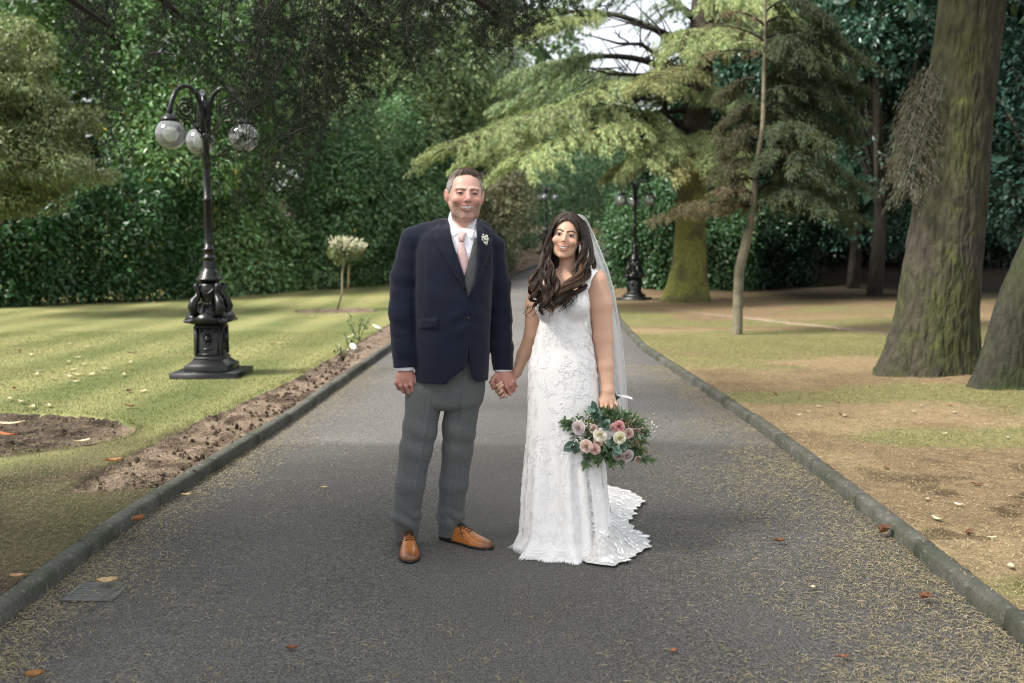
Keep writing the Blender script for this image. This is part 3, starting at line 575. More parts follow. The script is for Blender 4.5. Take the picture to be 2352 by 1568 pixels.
# the slender conifer in front of the wood
sp_b = gp(1693, 768, LAWN_Z); SY = sp_b[1]
slim = thing('slender_conifer', sp_b, 'thin pale bent trunk with drooping dark sprays and dead brown twigs on its left', 'tree')
mb = MB(); trunk_mesh(mb, [sp_b-[0, 0, .05], at(1694, 700, SY), at(1697, 620, SY), at(1712, 560, SY), at(1726, 500, SY), at(1733, 430, SY), at(1742, 350, SY), at(1752, 290, SY), at(1754, 200, SY), at(1756, 100, SY), at(1758, -60, SY)], [.085, .08, .077, .078, .07, .05, .043, .038, .033, .03, .02], 18, 110, .006, [], 8)
mb.build('trunk', mat('pale_bark', (.16, .145, .10), rough=.9, tint=((.07, .065, .045), 5, .5, .7), var=[(30, .25)], bump=[('noise', 40, .5, .01)]), slim)
ml, mw = MB(), MB(); HD = (.058, .078, .048)
def sg_(u0, v0, dy0, u1, v1, dy1, hump, width, nb, ns, col, L=.10, W=.014, **k): bough(mw, ml, at(u0, v0, SY+dy0), at(u1, v1, SY+dy1), hump, width, nb, ns, L, W, col, rad=.022, **k)
for (v0, u1, v1, dy) in ((480, 1960, 505, .6), (478, 1900, 480, -.8), (440, 1890, 460, .9), (400, 1930, 440, -.4), (380, 1850, 400, -1.0), (350, 1960, 420, .4), (320, 1900, 330, -.7), (280, 1960, 330, .5), (260, 1850, 290, 1.0), (220, 1960, 270, -.2), (190, 1900, 230, .6), (150, 1960, 200, .2), (120, 1880, 150, -.8), (90, 1980, 150, .4), (60, 1860, 110, .8), (30, 1900, 60, -.3)):
    sg_(1738+ (480-v0)*.04, v0, 0, u1, v1, dy, .28, .62, 34, 95, HD, alt=(.075, .085, .03), pa=.25)
for (v0, u1, v1, dy) in ((480, 1505, 500, .0), (478, 1560, 476, -.6), (470, 1600, 490, .5), (450, 1650, 440, -.5), (415, 1640, 410, .3), (370, 1650, 395, -.4), (330, 1660, 360, .4), (290, 1665, 330, -.2), (240, 1660, 290, .2), (180, 1650, 230, .3)):
    sg_(1732, v0, 0, u1, v1, dy, .10, .40, 26, 60, (.105, .088, .050) if v0 > 440 else (.075, .075, .042), L=.08, W=.010)
for (v0, u1, v1) in ((95, 1610, 60), (130, 1600, 130), (60, 1660, 30)): sg_(1756, v0, 0, u1, v1, 0, .1, .3, 16, 40, (.17, .14, .09), L=.07, W=.008)
ml.build('foliage', M_MATT, slim, smooth=False); mw.build('branch', M_TWIG, slim)
# the two big trunks on the right
bt_b = gp(2122, 878, LAWN_Z); BTY = bt_b[1]+.35; bt_b[1] = BTY
big = thing('moss_covered_tree', bt_b, 'thick leaning tree trunk with rough bark and green moss on the right verge', 'tree')
RBARK = mat('rough_bark', (.040, .034, .024), rough=.95, tint=[((.036, .041, .012), 1.6, .36, .60, (1.5, 1.5, .6)), ((.058, .064, .016), 4, .62, .74), ((.024, .021, .016), 6, .55, .75)], var=[(18, .45, (1, 1, .3))], bump=[('crack', 13, 1.0, .05, (1, 1, .26)), ('noise', 34, .7, .03, (1, 1, .4))])  # bark and moss colours darkened to hold the shade on this trunk
cen = [(2122, 895, .62), (2128, 850, .50), (2138, 800, .475), (2150, 720, .43), (2165, 600, .405), (2180, 480, .375), (2194, 330, .358), (2208, 200, .35), (2228, 40, .34), (2240, -120, .32), (2265, -420, .28)]
mb = MB(); A, r_ = trunk_mesh(mb, [at(u, v, BTY) for u, v, r in cen], [r*.955 for u, v, r in cen], 140, 380, .017, [(3.5, .30, .45, .28), (4.4, .12, .3, .2), (5.6, .20, .4, .25), (0.1, .12, .4, .25), (2.2, .2, .5, .3)], 12, (15, 15, 3.2)); mb.build('trunk', RBARK, big)
mb, mt = MB(), MB()
for (u0, v0, u1, v1, dy) in ((2140, 150, 2105, 240, -.2), (2142, 180, 2070, 330, -.3), (2140, 210, 2050, 400, -.1), (2138, 240, 2075, 430, -.4), (2135, 280, 2090, 440, -.2), (2140, 200, 2095, 330, .2), (2136, 260, 2060, 380, .1)):
    bough(mb, mt, at(u0, v0, BTY), at(u1, v1, BTY+dy), .06, .28, 26, 40, .07, .006, (.105, .102, .075), fall=.8, rad=.009)
mb.build('dead_twigs', mat('dead_twig', (.11, .105, .085), rough=.9), big); mt.build('dead_sprays', M_MATT, big, smooth=False)
top = np.array(at(2265, -420, BTY)); mb = MB(); crown(mb, [(top+np.array([x, y, z]), np.array([rx, ry, 1.2])) for x, y, z, rx, ry in ((0, 0, 1, 3, 3), (3, 2, .5, 3, 3), (2, -3, .8, 3, 2.6), (4.5, -1, 2, 2.5, 3), (-1, 1.5, 2.8, 2.4, 2.2), (4, 3, 2.4, 3, 2.6))], 500, .8, 40, .22, .12, (.03, .065, .028)); mb.build('crown', M_LEAF, big, smooth=False)
mb = MB()
for x, y, z in ((-1, 3, 1), (2, -2.5, .6), (3.5, 1.5, .4), (3, 5, .5), (.5, 0, 2)): tube(mb, [top, top+np.array([x*.4, y*.4, z*.8]), top+np.array([x, y, z])], [.2, .13, .05], 8)
mb.build('branch', M_BARK, big)
b2 = gp(2298, 905, LAWN_Z); B2Y = b2[1]+.2
sec = thing('leaning_tree', (b2[0], B2Y, LAWN_Z), 'dark leaning trunk cut by the right edge beside the moss covered tree', 'tree')
mb = MB(); trunk_mesh(mb, [at(u, v, B2Y) for u, v in ((2283, 915), (2288, 885), (2306, 810), (2338, 700), (2378, 600), (2412, 520), (2470, 400), (2540, 250), (2650, 0))], [.34, .235, .205, .20, .20, .20, .195, .19, .18], 60, 140, .02, [(3.3, .15, .4, .2), (5.5, .14, .4, .2)], 22, (9, 9, 2.2)); mb.build('trunk', mat('dark_bark', (.026, .025, .017), rough=.95, tint=((.026, .032, .010), 2, .45, .6), var=[(20, .4, (1, 1, .3))], bump=[('crack', 14, .8, .04, (1, 1, .3)), ('noise', 40, .5, .02)]), sec)
# ---- the wood on the right
wl = ['dark broad woodland tree with blue green leaves behind the slender conifer', 'dark woodland tree between the slender conifer and the moss covered trunk', 'shaded woodland tree right behind the moss covered trunk', 'shaded woodland tree at the far right edge behind the leaning trunk', 'dark tree behind the mossy cedar trunk, its leaves low over the hedge', 'deep green tree filling the top of the wood left of the moss covered trunk', 'tall dark tree far back in the middle of the wood', 'tall dark tree far back at the right of the wood', 'dark thin trunked tree just left of the bright gaps in the wood', 'dark tree behind the bright gaps under the wood']
ws = [(1780, 34, [(1640, 1900, -60, 330), (1700, 1960, 100, 500)], .22), (1960, 30, [(1880, 2130, 250, 520), (1850, 2150, 330, 560)], .2), (2230, 28, [(2080, 2420, 150, 520), (2150, 2480, 60, 420)], .25), (2420, 22, [(2260, 2600, 60, 420), (2230, 2560, 300, 520)], .25),
      (1660, 38, [(1500, 1760, 150, 520), (1560, 1780, 330, 600)], .25), (2010, 27, [(1830, 2130, -140, 200), (1950, 2250, -200, 150)], .22), (1900, 46, [(1700, 2080, -60, 460), (1760, 2150, 250, 560)], .3), (2200, 44, [(2020, 2420, -60, 470), (2080, 2480, 200, 560)], .3), (1870, 36, [(1760, 2000, 300, 520)], .14), (2080, 40, [(1940, 2300, 350, 540)], .16)]
wc = [(.013, .031, .019), (.045, .108, .074), (.010, .026, .016), (.015, .036, .027), (.016, .038, .020), (.038, .090, .062), (.014, .032, .018), (.014, .032, .018), (.018, .04, .024), (.016, .036, .022)]  # leaf colours lowered to paint in the shade of the wood
for k, ((u, Y, es, tr), lb, c) in enumerate(zip(ws, wl, wc)):
    b = at(u, 600, Y); b[2] = gz(Y)+.05; tree('woodland_tree', lb, 'tree', [E(*e, Y+RNG.uniform(-1, 1), 2.4) for e in es]+([(np.array([b[0]+RNG.normal(0, 1), Y+3.5, 8.5]), np.array([4.2, 4.5, 3.2]))] if k not in (0, 4) else []), 560 if k < 6 else 520, .55 if Y < 32 else .8, 52, .16 if Y < 32 else .26, .08 if Y < 32 else .13, c, trunk=[b, b+np.array([.1, 0, 2.2]), at(u, es[0][2]*.5+es[0][3]*.5, Y)], tr=tr, group='trees of the shaded wood', m=M_SHADE if k not in (1, 5) else None)  # overhead crown masses added to keep sky and sun out of the wood
# undergrowth shutting off the wood at its back
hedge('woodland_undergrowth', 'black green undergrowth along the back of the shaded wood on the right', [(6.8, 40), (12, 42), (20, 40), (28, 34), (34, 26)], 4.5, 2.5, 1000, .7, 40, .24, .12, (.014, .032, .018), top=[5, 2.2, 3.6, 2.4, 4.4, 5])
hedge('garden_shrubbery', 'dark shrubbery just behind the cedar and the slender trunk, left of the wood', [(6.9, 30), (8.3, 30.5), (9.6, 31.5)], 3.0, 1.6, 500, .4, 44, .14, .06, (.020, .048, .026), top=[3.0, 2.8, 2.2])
# a far-off belt of trees that reads as one mass
mb = MB(); crown(mb, [(np.array([x, 78+8*math.sin(x*.2), 5+1.8*math.sin(x*.6)]), np.array([5, 3, 15+2.5*math.sin(x*.9)])) for x in range(-52, 62, 6) if not (3 <= x <= 17)]+[(np.array([x, 80., 3.0]), np.array([5, 3, 4.])) for x in (4, 9, 14)], 2600, 1.4, 50, .55, .30, (.075, .130, .055)); tag(mb.build('far_wood', M_LEAF, smooth=False), kind='stuff')

# ---- the cedar that hangs over the lawn from the left
oc_b = np.array([-6.4, 3.2, LAWN_Z]); over = thing('weeping_cedar', oc_b, 'cedar whose dark needled branches hang over the lamp post at the top left', 'tree')
mb = MB(); trunk_mesh(mb, [oc_b-[0, 0, .1], oc_b+[.1, .1, 3], oc_b+[.2, .2, 6.5], oc_b+[.2, .2, 11]], [.5, .4, .34, .2], 30, 60, .03, [], 31); mb.build('trunk', M_BARK, over)
ml, mw = MB(), MB(); DK = (.017, .028, .017)  # needle colour kept dark to hold the shade of the backlit boughs
lu = np.array([140, 230, 300, 380, 450, 520, 600, 700, 780, 860, 950, 1050, 1120, 1190, 1260, 1340.]); lv = np.array([140, 330, 430, 520, 560, 470, 520, 420, 360, 300, 190, 170, 165, 130, 60, 40.])
limbs = []
for (u0, v0, Y0, u1, v1, Y1) in ((-200, -500, 5.5, 700, -40, 8.6), (-100, -420, 5.2, 420, 40, 8.2), (100, -520, 5.5, 1000, -60, 8.4), (300, -560, 5.5, 1180, 60, 8.0), (-300, -300, 5.2, 250, 60, 8.0), (300, -500, 6, 860, 60, 9.0), (500, -560, 6, 1330, -30, 8.4)):
    a = oc_b+np.array([.2, .2, 6.2]); m = at(u0, v0, Y0); e = at(u1, v1, Y1); s = np.linspace(0, 1, 12)[:, None]; c = a*(1-s)**2+2*m*s*(1-s)+e*s*s; tube(mw, c, np.linspace(.10, .018, 12), 7); limbs.append(c)
TP_, TD_ = [], []
for i in range(128):
    u = 150+1190*RNG.random()**1.2 if i < 66 else RNG.uniform(260, 860); vb = np.interp(u, lu, lv)*RNG.uniform(.35, 1.0)**.8; v0 = -RNG.uniform(20, 160) if RNG.random() < .6 else RNG.uniform(-60, max(-20, vb-120)); Y = RNG.uniform(7.4, 9.4)
    if 320 < u < 440 and vb > 170: vb = RNG.uniform(90, 200)
    if i > 104: u = RNG.uniform(900, 1200); vb = RNG.uniform(60, 175); v0 = -RNG.uniform(20, 120)
    elif i > 80: u = RNG.uniform(500, 700); vb = RNG.uniform(270, 430)
    elif i > 66: u = RNG.uniform(470, 900); vb = RNG.uniform(140, 330)
    a = at(u+RNG.normal(60, 70), v0, Y); b = at(u, vb, Y+RNG.normal(0, .3)); s = np.linspace(0, 1, 14)[:, None]; w = a+(b-a)*s+np.array([RNG.normal(0, .16), RNG.normal(0, .1), RNG.uniform(0, .18)])*np.sin(s*3.1)+RNG.normal(0, .012, (14, 3)); tube(mw, w, np.linspace(.0075, .0014, 14), 4, caps=False)
    ln = np.linalg.norm(b-a)
    for j in range(int(15*ln)+4):
        f = RNG.random()**.85; p = np.array([np.interp(f, s[:, 0], w[:, k]) for k in range(3)]); d = nrm(np.array([RNG.normal(0, 1), RNG.normal(0, .7), RNG.normal(-.12, .42)])); L = RNG.uniform(.07, .30)*(1.1-.5*f); q = np.linspace(0, 1, 6)[:, None]; tw = p+d*L*q+np.array([0, 0, -.4*L])*q*q
        if j % 2 == 0: tube(mw, tw, np.linspace(.0026, .0009, 6), 3, caps=False)
        k = max(3, int(L/.016)); g = RNG.random((k, 1)); TP_.append(np.stack([np.interp(g[:, 0], q[:, 0], tw[:, c]) for c in range(3)], 1)); TD_.append(np.tile(d, (k, 1)))
TP_, TD_ = np.concatenate(TP_), np.concatenate(TD_); nt_ = 9; P = np.repeat(TP_, nt_, 0)+RNG.normal(0, .004, (len(TP_)*nt_, 3)); D = np.repeat(TD_, nt_, 0)*.35+RNG.normal(0, .75, P.shape)+np.array([0, 0, .1])
print('needles', len(P)); leafbatch(ml, P, D, RNG.normal(0, 1, P.shape), RNG.uniform(.018, .036, len(P)), np.full(len(P), .0046), colours(len(P), DK, .3, (.040, .055, .028), .15), fold=0)
# unseen crown boughs added above and behind the camera to shade the drive
for i in range(24):
    a = oc_b+np.array([.2, .2, RNG.uniform(4.6, 8.0)]); an = RNG.uniform(-2.3, -.85); L = RNG.uniform(3.5, 7.0)*(1.2-.05*a[2]); e = a+np.array([math.cos(an)*L, math.sin(an)*L, -RNG.uniform(.2, 1.0)])
    if e[1] > 3.4 and e[2] < 4.5+.15*e[1]: e[2] = 4.7+.15*e[1]
    bough(mw, ml, a, e, .5, 1.3, 30, 26, .30, .085, DK, rad=.06)
ml.build('foliage', M_MATT, over, smooth=False); mw.build('branch', M_TWIG, over)
# ================================================================== PEOPLE
from mathutils.geometry import delaunay_2d_cdt
def poly_sdf(X, Z, poly):
    """signed distance of points to a polygon in the x-z plane (negative inside)"""
    P = np.asarray(poly, float); d = np.full(len(X), 1e9); s = np.ones(len(X))
    for i in range(len(P)):
        a = P[i]; b = P[i-1]; e = b-a; wx = X-a[0]; wz = Z-a[1]
        t = np.clip((wx*e[0]+wz*e[1])/max(e@e, 1e-12), 0, 1)
        d = np.minimum(d, (wx-e[0]*t)**2+(wz-e[1]*t)**2)
        c1 = Z >= a[1]; c2 = Z < b[1]; c3 = e[0]*wz > e[1]*wx
        fl = (c1 & c2 & c3) | (~c1 & ~c2 & ~c3); s[fl] *= -1
    return s*np.sqrt(d)
def px_poly(pts, Y): return [tuple(at(u, v, Y)[[0, 2]]) for u, v in pts]
def drape(mb, pts, Y, f, off, step=.006, edge=.004, col=None, base=.0006, y0=None):
    """a pillowed patch with the outline pts (x, z), laid on the front of the surface f"""
    P = np.array(pts, float); bd = []
    for i in range(len(P)):
        a, b = P[i], P[(i+1) % len(P)]; k = max(1, int(np.linalg.norm(b-a)/step))
        bd += [a+(b-a)*j/k for j in range(k)]
    bd = np.array(bd); lo, hi = bd.min(0), bd.max(0)
    g = np.stack(np.meshgrid(np.arange(lo[0], hi[0], step), np.arange(lo[1], hi[1], step)), -1).reshape(-1, 2)
    g = g[poly_sdf(g[:, 0], g[:, 1], bd) < -step*.55]
    A = np.concatenate([bd, g])
    r = delaunay_2d_cdt([Vector(q) for q in A], [], [list(range(len(bd)))], 1, 1e-7)
    V2 = np.array([tuple(q) for q in r[0]]); F = [list(q) for q in r[2]]
    p = np.stack([V2[:, 0], np.full(len(V2), Y-.35 if y0 is None else y0), V2[:, 1]], 1)
    for _ in range(40): p[:, 1] += np.clip(f(p), -.01, .08)*.8
    e = -poly_sdf(V2[:, 0], V2[:, 1], bd); e = np.sqrt(np.clip(e/edge, 0, 1))
    p[:, 1] -= base+off*e
    F = np.array(F); F = F[(np.ptp(p[F][:, :, 1], axis=1) < .10) & (p[F][:, :, 1].max(1) < Y+.30)]; a, b, c = p[F[:, 0]], p[F[:, 1]], p[F[:, 2]]
    if np.mean(np.cross(b-a, c-a)[:, 1]) > 0: F = F[:, ::-1]
    mb.add(p, F, col); return mb

def rotm(yaw, roll, pitch=0.0):
    cy, sy, cr, sr, cp, sp = math.cos(yaw), math.sin(yaw), math.cos(roll), math.sin(roll), math.cos(pitch), math.sin(pitch)
    Rz = np.array([[cy, -sy, 0], [sy, cy, 0], [0, 0, 1]]); Ry = np.array([[cr, 0, sr], [0, 1, 0], [-sr, 0, cr]]); Rx = np.array([[1, 0, 0], [0, cp, -sp], [0, sp, cp]])
    return Ry@Rz@Rx
class Head:
    def __init__(s, c, yaw, roll, scale, male, pitch=0.0):
        s.c = np.asarray(c); s.R = rotm(yaw, roll, pitch); s.k = scale; s.m = male; s.xs = np.array([1.07 if male else 1.0, 1, 1])
    def loc(s, P): return (P-s.c)@s.R/s.k/s.xs
    def wor(s, Q): return (np.asarray(Q)*s.xs*s.k)@s.R.T+s.c
    def mouth(s, x):
        if s.m: up = -.0495+5.5*x*x; lo = up-.0150*np.clip(1-(x/.030)**2, 0, 1)
        else: up = -.0520+6.5*x*x; lo = up-.0130*np.clip(1-(x/.0285)**2, 0, 1)
        return up, lo
    def lips(s):
        x = np.linspace(-.030, .030, 9) if s.m else np.linspace(-.0285, .0285, 9); up, lo = s.mouth(x); y = -.0905+9*x*x
        return np.stack([x, y, up+.0028], 1), np.stack([x, y-.0005, lo-.0032], 1)
    def cran(s, P): return ell(P, (0, .018, .036), (.077, .098, .085) if s.m else (.076, .096, .086))
    def sdf(s, Pw):
        P = s.loc(Pw); m = s.m; X = np.stack([np.abs(P[:, 0]), P[:, 1], P[:, 2]], 1)
        d = s.cran(P)
        d = smin(d, ell(P, (0, -.024, -.030), (.064, .067, .082) if m else (.0585, .066, .080)), .03)
        d = smin(d, chain(X, [(.053, .004, -.040), (.040, -.032, -.084), (.010, -.064, -.099)] if m else [(.045, .004, -.036), (.031, -.034, -.078), (.006, -.066, -.098)], [.016, .017, .017] if m else [.014, .015, .0125], .01), .024)
        d = smin(d, ell(X, (.039, -.064, -.021), (.025, .023, .022)), .016)
        if m: d = smin(d, seg(X, (.010, -.086, .031), (.045, -.068, .031), .008, .007), .012)
        d = smax(d, -np.linalg.norm(X-np.array([.031, -.103, .011]), axis=1)+.0205, .012)
        nw = 1.0 if m else .82
        d = smin(d, seg(P, (0, -.088, .018), (0, -.112, -.016), .0075*nw, .0115*nw), .011)
        d = smin(d, np.linalg.norm(P-np.array([0, -.1145 if m else -.112, -.019]), axis=1)-.0108*nw, .006)
        d = smin(d, np.linalg.norm(X-np.array([.0125*nw, -.101, -.0235]), axis=1)-.008*nw, .006)
        # smile folds, eye lids
        fd = seg(X, (.020, -.103, -.022), (.037, -.083, -.056), 0, 0); d = d+(.0036 if m else .0022)*np.exp(-(fd/.0042)**2)
        if m:
            for a, b in (((.046, -.07, .010), (.062, -.045, .018)), ((.046, -.07, .004), (.060, -.05, -.002))): d = d+.0012*np.exp(-(seg(X, a, b, 0, 0)/.0025)**2)
            d = d+.001*np.exp(-(seg(X, (.004, -.097, .026), (.005, -.094, .040), 0, 0)/.0025)**2)
        q = X-np.array([.031, -.0715, .0105]); hs = .0019 if m else .0043
        lid = smax(np.linalg.norm(q, axis=1)-.0143, hs-np.abs(q[:, 2]+ (q[:, 0]**2)*6+.0002), .0012)
        d = smin(d, lid, .004)
        # mouth
        up, lo = s.mouth(P[:, 0]); op = np.maximum(np.abs(P[:, 2]-(up+lo)/2)-(up-lo)/2, P[:, 1]+.070)
        l1, l2 = s.lips(); r1, r2 = (.0030, .0040) if m else (.0030, .0042)
        d = smin(d, chain(P, l1, [r1*.6]+[r1]*7+[r1*.6], 0), .004); d = smin(d, chain(P, l2, [r2*.5]+[r2]*7+[r2*.5], 0), .004)
        d = smax(d, -op, .002)
        if m:
            e = ell(X, (.077, .012, -.002), (.010, .020, .029)); e = smin(e, chain(X, [(.078, .000, .016), (.085, .014, .027), (.088, .028, .012), (.082, .022, -.018), (.074, .006, -.030)], [.004]*5, .004), .006)
            d = smin(d, e, .010)
        else: d = smin(d, ell(X, (.075, .014, -.004), (.009, .018, .028)), .008)
        return d*s.k
    def colour(s, Pw, base):
        P = s.loc(Pw); X = np.stack([np.abs(P[:, 0]), P[:, 1], P[:, 2]], 1); m = s.m
        C = np.tile(np.asarray(base, float), (len(P), 1))
        def mixc(w, c): nonlocal C; w = np.clip(w, 0, 1)[:, None]; C = C*(1-w)+np.asarray(c)*w
        near_ = sstep(-.128, -.105, P[:, 2])*(np.linalg.norm(P, axis=1) < .16)
        n1 = fbm(P, 90, 3)
        fr = sstep(-.03, -.06, P[:, 1])*near_
        if m:
            red = np.exp(-(np.linalg.norm(X-np.array([.036, -.08, -.018]), axis=1)/.026)**2)+np.exp(-(np.linalg.norm(P-np.array([0, -.11, -.015]), axis=1)/.022)**2)*.8+np.exp(-(np.linalg.norm(P-np.array([0, -.08, -.1]), axis=1)/.024)**2)*.5
            mixc(red*.55*near_, (.50, .155, .105)); mixc(near_*(X[:, 0] > .074)*.4, (.47, .16, .12))
            st = sstep(-.022, -.062, P[:, 2]-.55*(X[:, 0]-.03)*(X[:, 0] > .03)+.03*sstep(.05, .07, X[:, 0]))*sstep(.045, .0, P[:, 1])*near_
            lipd = np.minimum(chain(P, s.lips()[0], [0]*9, 0), chain(P, s.lips()[1], [0]*9, 0))
            st = st*sstep(.0035, .0065, lipd)*(1-.55*np.exp(-(np.linalg.norm(X-np.array([.02, -.09, -.035]), axis=1)/.014)**2))
            mixc(st*(.22+.34*vnoise(P, 420, 5)+.25*fbm(P, 60, 6))*(.75+.5*sstep(.02, .05, X[:, 0])), (.15, .095, .068))
            XZ = X*np.array([1, 0, 1]); bw = chain(XZ, [(.012, 0, .0255), (.028, 0, .0310), (.047, 0, .0265)], [0, 0, 0], 0)+9*(P[:, 1] > -.03)
            mixc(sstep(.0056, .0026, bw)*.75*(.6+.4*(vnoise(P, 500, 9) > .4)), (.14, .085, .06)); lipc = (.36, .14, .115)
            q = X-np.array([.031, -.0715, .0105]); zz = q[:, 2]+q[:, 0]**2*6
            mixc(sstep(.0030, .0010, np.abs(np.abs(zz)-.0032))*(np.linalg.norm(q, axis=1) < .018)*.85, (.05, .022, .018))
            mixc(np.exp(-((q[:, 0])/.017)**4-((q[:, 2]-.001)/.010)**2)*fr*.35, (.30, .12, .09))
        else:
            red = np.exp(-(np.linalg.norm(X-np.array([.042, -.078, -.016]), axis=1)/.024)**2)
            mixc(red*.45*near_, (.52, .22, .16))
            mixc(np.exp(-(seg(X, (.05, -.05, -.03), (.06, -.02, .0), 0, 0)/.02)**2)*.35*near_, (.30, .14, .085))
            mixc(np.exp(-(np.linalg.norm(P-np.array([0, -.092, .05]), axis=1)/.03)**2)*.3*near_, (.62, .40, .30))
            XZ = X*np.array([1, 0, 1]); bw = chain(XZ, [(.011, 0, .0275), (.028, 0, .0340), (.040, 0, .0335), (.051, 0, .027)], [.0036, .0030, .0024, .001], 0)+9*(P[:, 1] > -.03)
            mixc(sstep(.0022, .0002, bw)*.97, (.022, .012, .009))
            q = X-np.array([.031, -.0715, .0105])
            sh = np.exp(-((q[:, 0]-.002)/.0165)**4-((q[:, 2]-.005)/.0085)**2)*fr; mixc(sh*.85, (.075, .034, .025))
            zz = q[:, 2]+q[:, 0]**2*6
            edge = sstep(.0030, .0012, np.abs(np.abs(zz)-.0047))*(np.linalg.norm(q, axis=1) < .0185)*(q[:, 0] > -.014)
            mixc(edge*np.where(zz > 0, 1.0, .75), (.008, .006, .006)); mixc(np.exp(-(seg(X, (.044, -.072, .016), (.051, -.062, .021), 0, 0)/.0022)**2)*fr*.9, (.01, .007, .007))
            lipc = (.45, .18, .15)
        l1, l2 = s.lips(); w = (.6 if m else 1)*sstep(.0075, .0052, np.minimum(chain(P, l1, [0]*9, 0)+.0012, chain(P, l2, [0]*9, 0)))*(P[:, 1] < -.078)
        mixc(w*.85, lipc)
        up, lo = s.mouth(P[:, 0]); inn = (P[:, 1] > -.0885+9*P[:, 0]**2) & (P[:, 1] < -.06) & (P[:, 2] < up+.002) & (P[:, 2] > lo-.002) & (np.abs(P[:, 0]) < .028)
        mixc(inn*.95, (.06, .015, .013))
        mixc(near_*np.exp(-(np.linalg.norm(X-np.array([.006, -.108, -.0285]), axis=1)/.0028)**2)*.8, (.10, .035, .03))
        C *= (1+.10*(n1-.5))[:, None]
        return C
    def fittings(s, root):
        """eyes and teeth"""
        for sg in (-1, 1):
            mb = MB(); t = np.linspace(0, math.pi, 15); a = np.arange(20)*2*math.pi/20; r = .0128
            V = np.stack([np.sin(t)[:, None]*np.cos(a)*r, -np.repeat(np.cos(t)[:, None], 20, 1)*r, np.sin(t)[:, None]*np.sin(a)*r], -1).reshape(-1, 3)
            ang = np.repeat(t, 20); c = np.where((ang < .20)[:, None], (.004, .004, .004), np.where((ang < (.66 if s.m else .66))[:, None], (.012, .012, .013) if s.m else (.016, .009, .006), (.17, .155, .15) if s.m else (.30, .28, .27)))
            i = np.arange(14)[:, None]*20; j = np.arange(20)[None]; k = (j+1) % 20
            mb.add(s.wor(V+np.array([sg*.031, -.0715, .0105])), np.stack([i+j, i+k, i+20+k, i+20+j], -1).reshape(-1, 4), c); mb.build('eye', MAT['eye'], root)
        mb = MB(); x = np.linspace(-.0255, .0255, 33); up, lo = s.mouth(x); V = []; c = []
        for j, f in enumerate((-.25, 0, .3, .6, .82)):
            z = up-(up-lo)*f*.92+ (.002 if f < 0 else 0); bul = .0012*np.sin(np.pi*(j/4))
            V.append(np.stack([x, -.0885+9*x*x-bul, z], 1)); c.append(np.where((np.abs((x/.0065) % 1-.5) > .42)[:, None], (.42, .38, .34), (.68, .645, .60)))
        V = np.concatenate(V); i = np.arange(4)[:, None]*33; j = np.arange(32)[None]
        mb.add(s.wor(V), np.stack([i+j, i+33+j, i+33+j+1, i+j+1], -1).reshape(-1, 4), np.concatenate(c)); mb.build('teeth', MAT['eye'], root)

MAT = {}
MAT['skin'] = mat('skin', attr=True, rough=.45, spec=.38, sss=.04, bump=[('noise', 260, .03, .002)])
MAT['eye'] = mat('eye_and_tooth', attr=True, rough=.25, spec=.3)
MAT['navy'] = mat('navy_wool', (.0055, .0085, .021), rough=.82, spec=.2, sheen=.14, var=[(5, .25), (420, .2)], bump=[('noise', 14, .28, .02), ('noise', 700, .12, .002)])
MAT['grey'] = mat('grey_tweed', (.098, .101, .102), rough=.85, spec=.2, sheen=.1, var=[(600, .35), (90, .10)], bump=[('noise', 9, .25, .02)])
MAT['shirt'] = mat('white_shirt', (.74, .73, .78), rough=.7, bump=[('noise', 25, .15, .01)])
MAT['tie'] = mat('pink_tie', (.62, .42, .41), rough=.5, spec=.35, sheen=.3, bump=[('noise', 900, .15, .002)])
MAT['leather'] = mat('tan_leather', attr=True, rough=.3, spec=.5, coat=.25, bump=[('noise', 60, .1, .004), ('noise', 420, .08, .001)])
MAT['black'] = mat('black_rubber', (.012, .010, .009), rough=.5)
MAT['hair'] = mat('hair', attr=True, rough=.42, spec=.3)
MAT['lace'] = mat('dress_fabric', (.80, .78, .77), rough=.75, sheen=.2, var=[(160, .06)], bump=[('vor', 170, .12, .003), ('noise', 85, .2, .004)])
MAT['applique'] = mat('lace_applique', (.84, .83, .83), rough=.7, sheen=.2, bump=[('noise', 350, .15, .002)])
MAT['sheer'] = mat('sheer_train_lace', (.56, .55, .54), rough=.75, var=[(70, .22), (18, .10)], bump=[('noise', 60, .5, .006)])

# ------------------------------------------------------------------ the man
MY = 4.75
def m_(u, v, dy=0.0): return at(u, v, MY+dy)
mroot = thing('person', (gp(1000, 1258)[0], MY, 0), 'man in navy jacket, pink tie and grey trousers holding hands with the bride', 'person', 'couple standing on the drive')
HM = Head(m_(1067.5, 451, 0), R_(11), R_(2.0), 1.0, True)
rv = np.array([478, 500, 512, 525, 545, 580, 620, 680, 740, 800, 880.])
rz = np.array([m_(1045, v)[2] for v in rv])[::-1]
S_ = 4.83e2
def prof(a): return np.array(a, float)[::-1]
jw = prof([30, 50, 62, 76, 88, 91, 90, 88, 87, 87, 85])/S_
ju = prof([1061, 1060, 1058, 1053, 1047, 1044, 1042.5, 1042, 1041, 1039.5, 1038]); jx = np.array([m_(u, v)[0] for u, v in zip(ju, rv[::-1])])
jd = prof([.06, .075, .09, .105, .118, .13, .134, .138, .138, .135, .13])
jy = MY+prof([.045, .04, .035, .025, .012, .0, -.008, -.014, -.014, -.01, -.004])
def m_torso(P, grow=0.0):
    z = P[:, 2]; a = np.interp(z, rz, jw); b = np.interp(z, rz, jd); cx = np.interp(z, rz, jx); cy = np.interp(z, rz, jy)
    q = (np.abs((P[:, 0]-cx)/a)**2.15+np.abs((P[:, 1]-cy)/b)**2.15)**(1/2.15)
    d = (q-1)*np.minimum(a, b)
    return d-grow
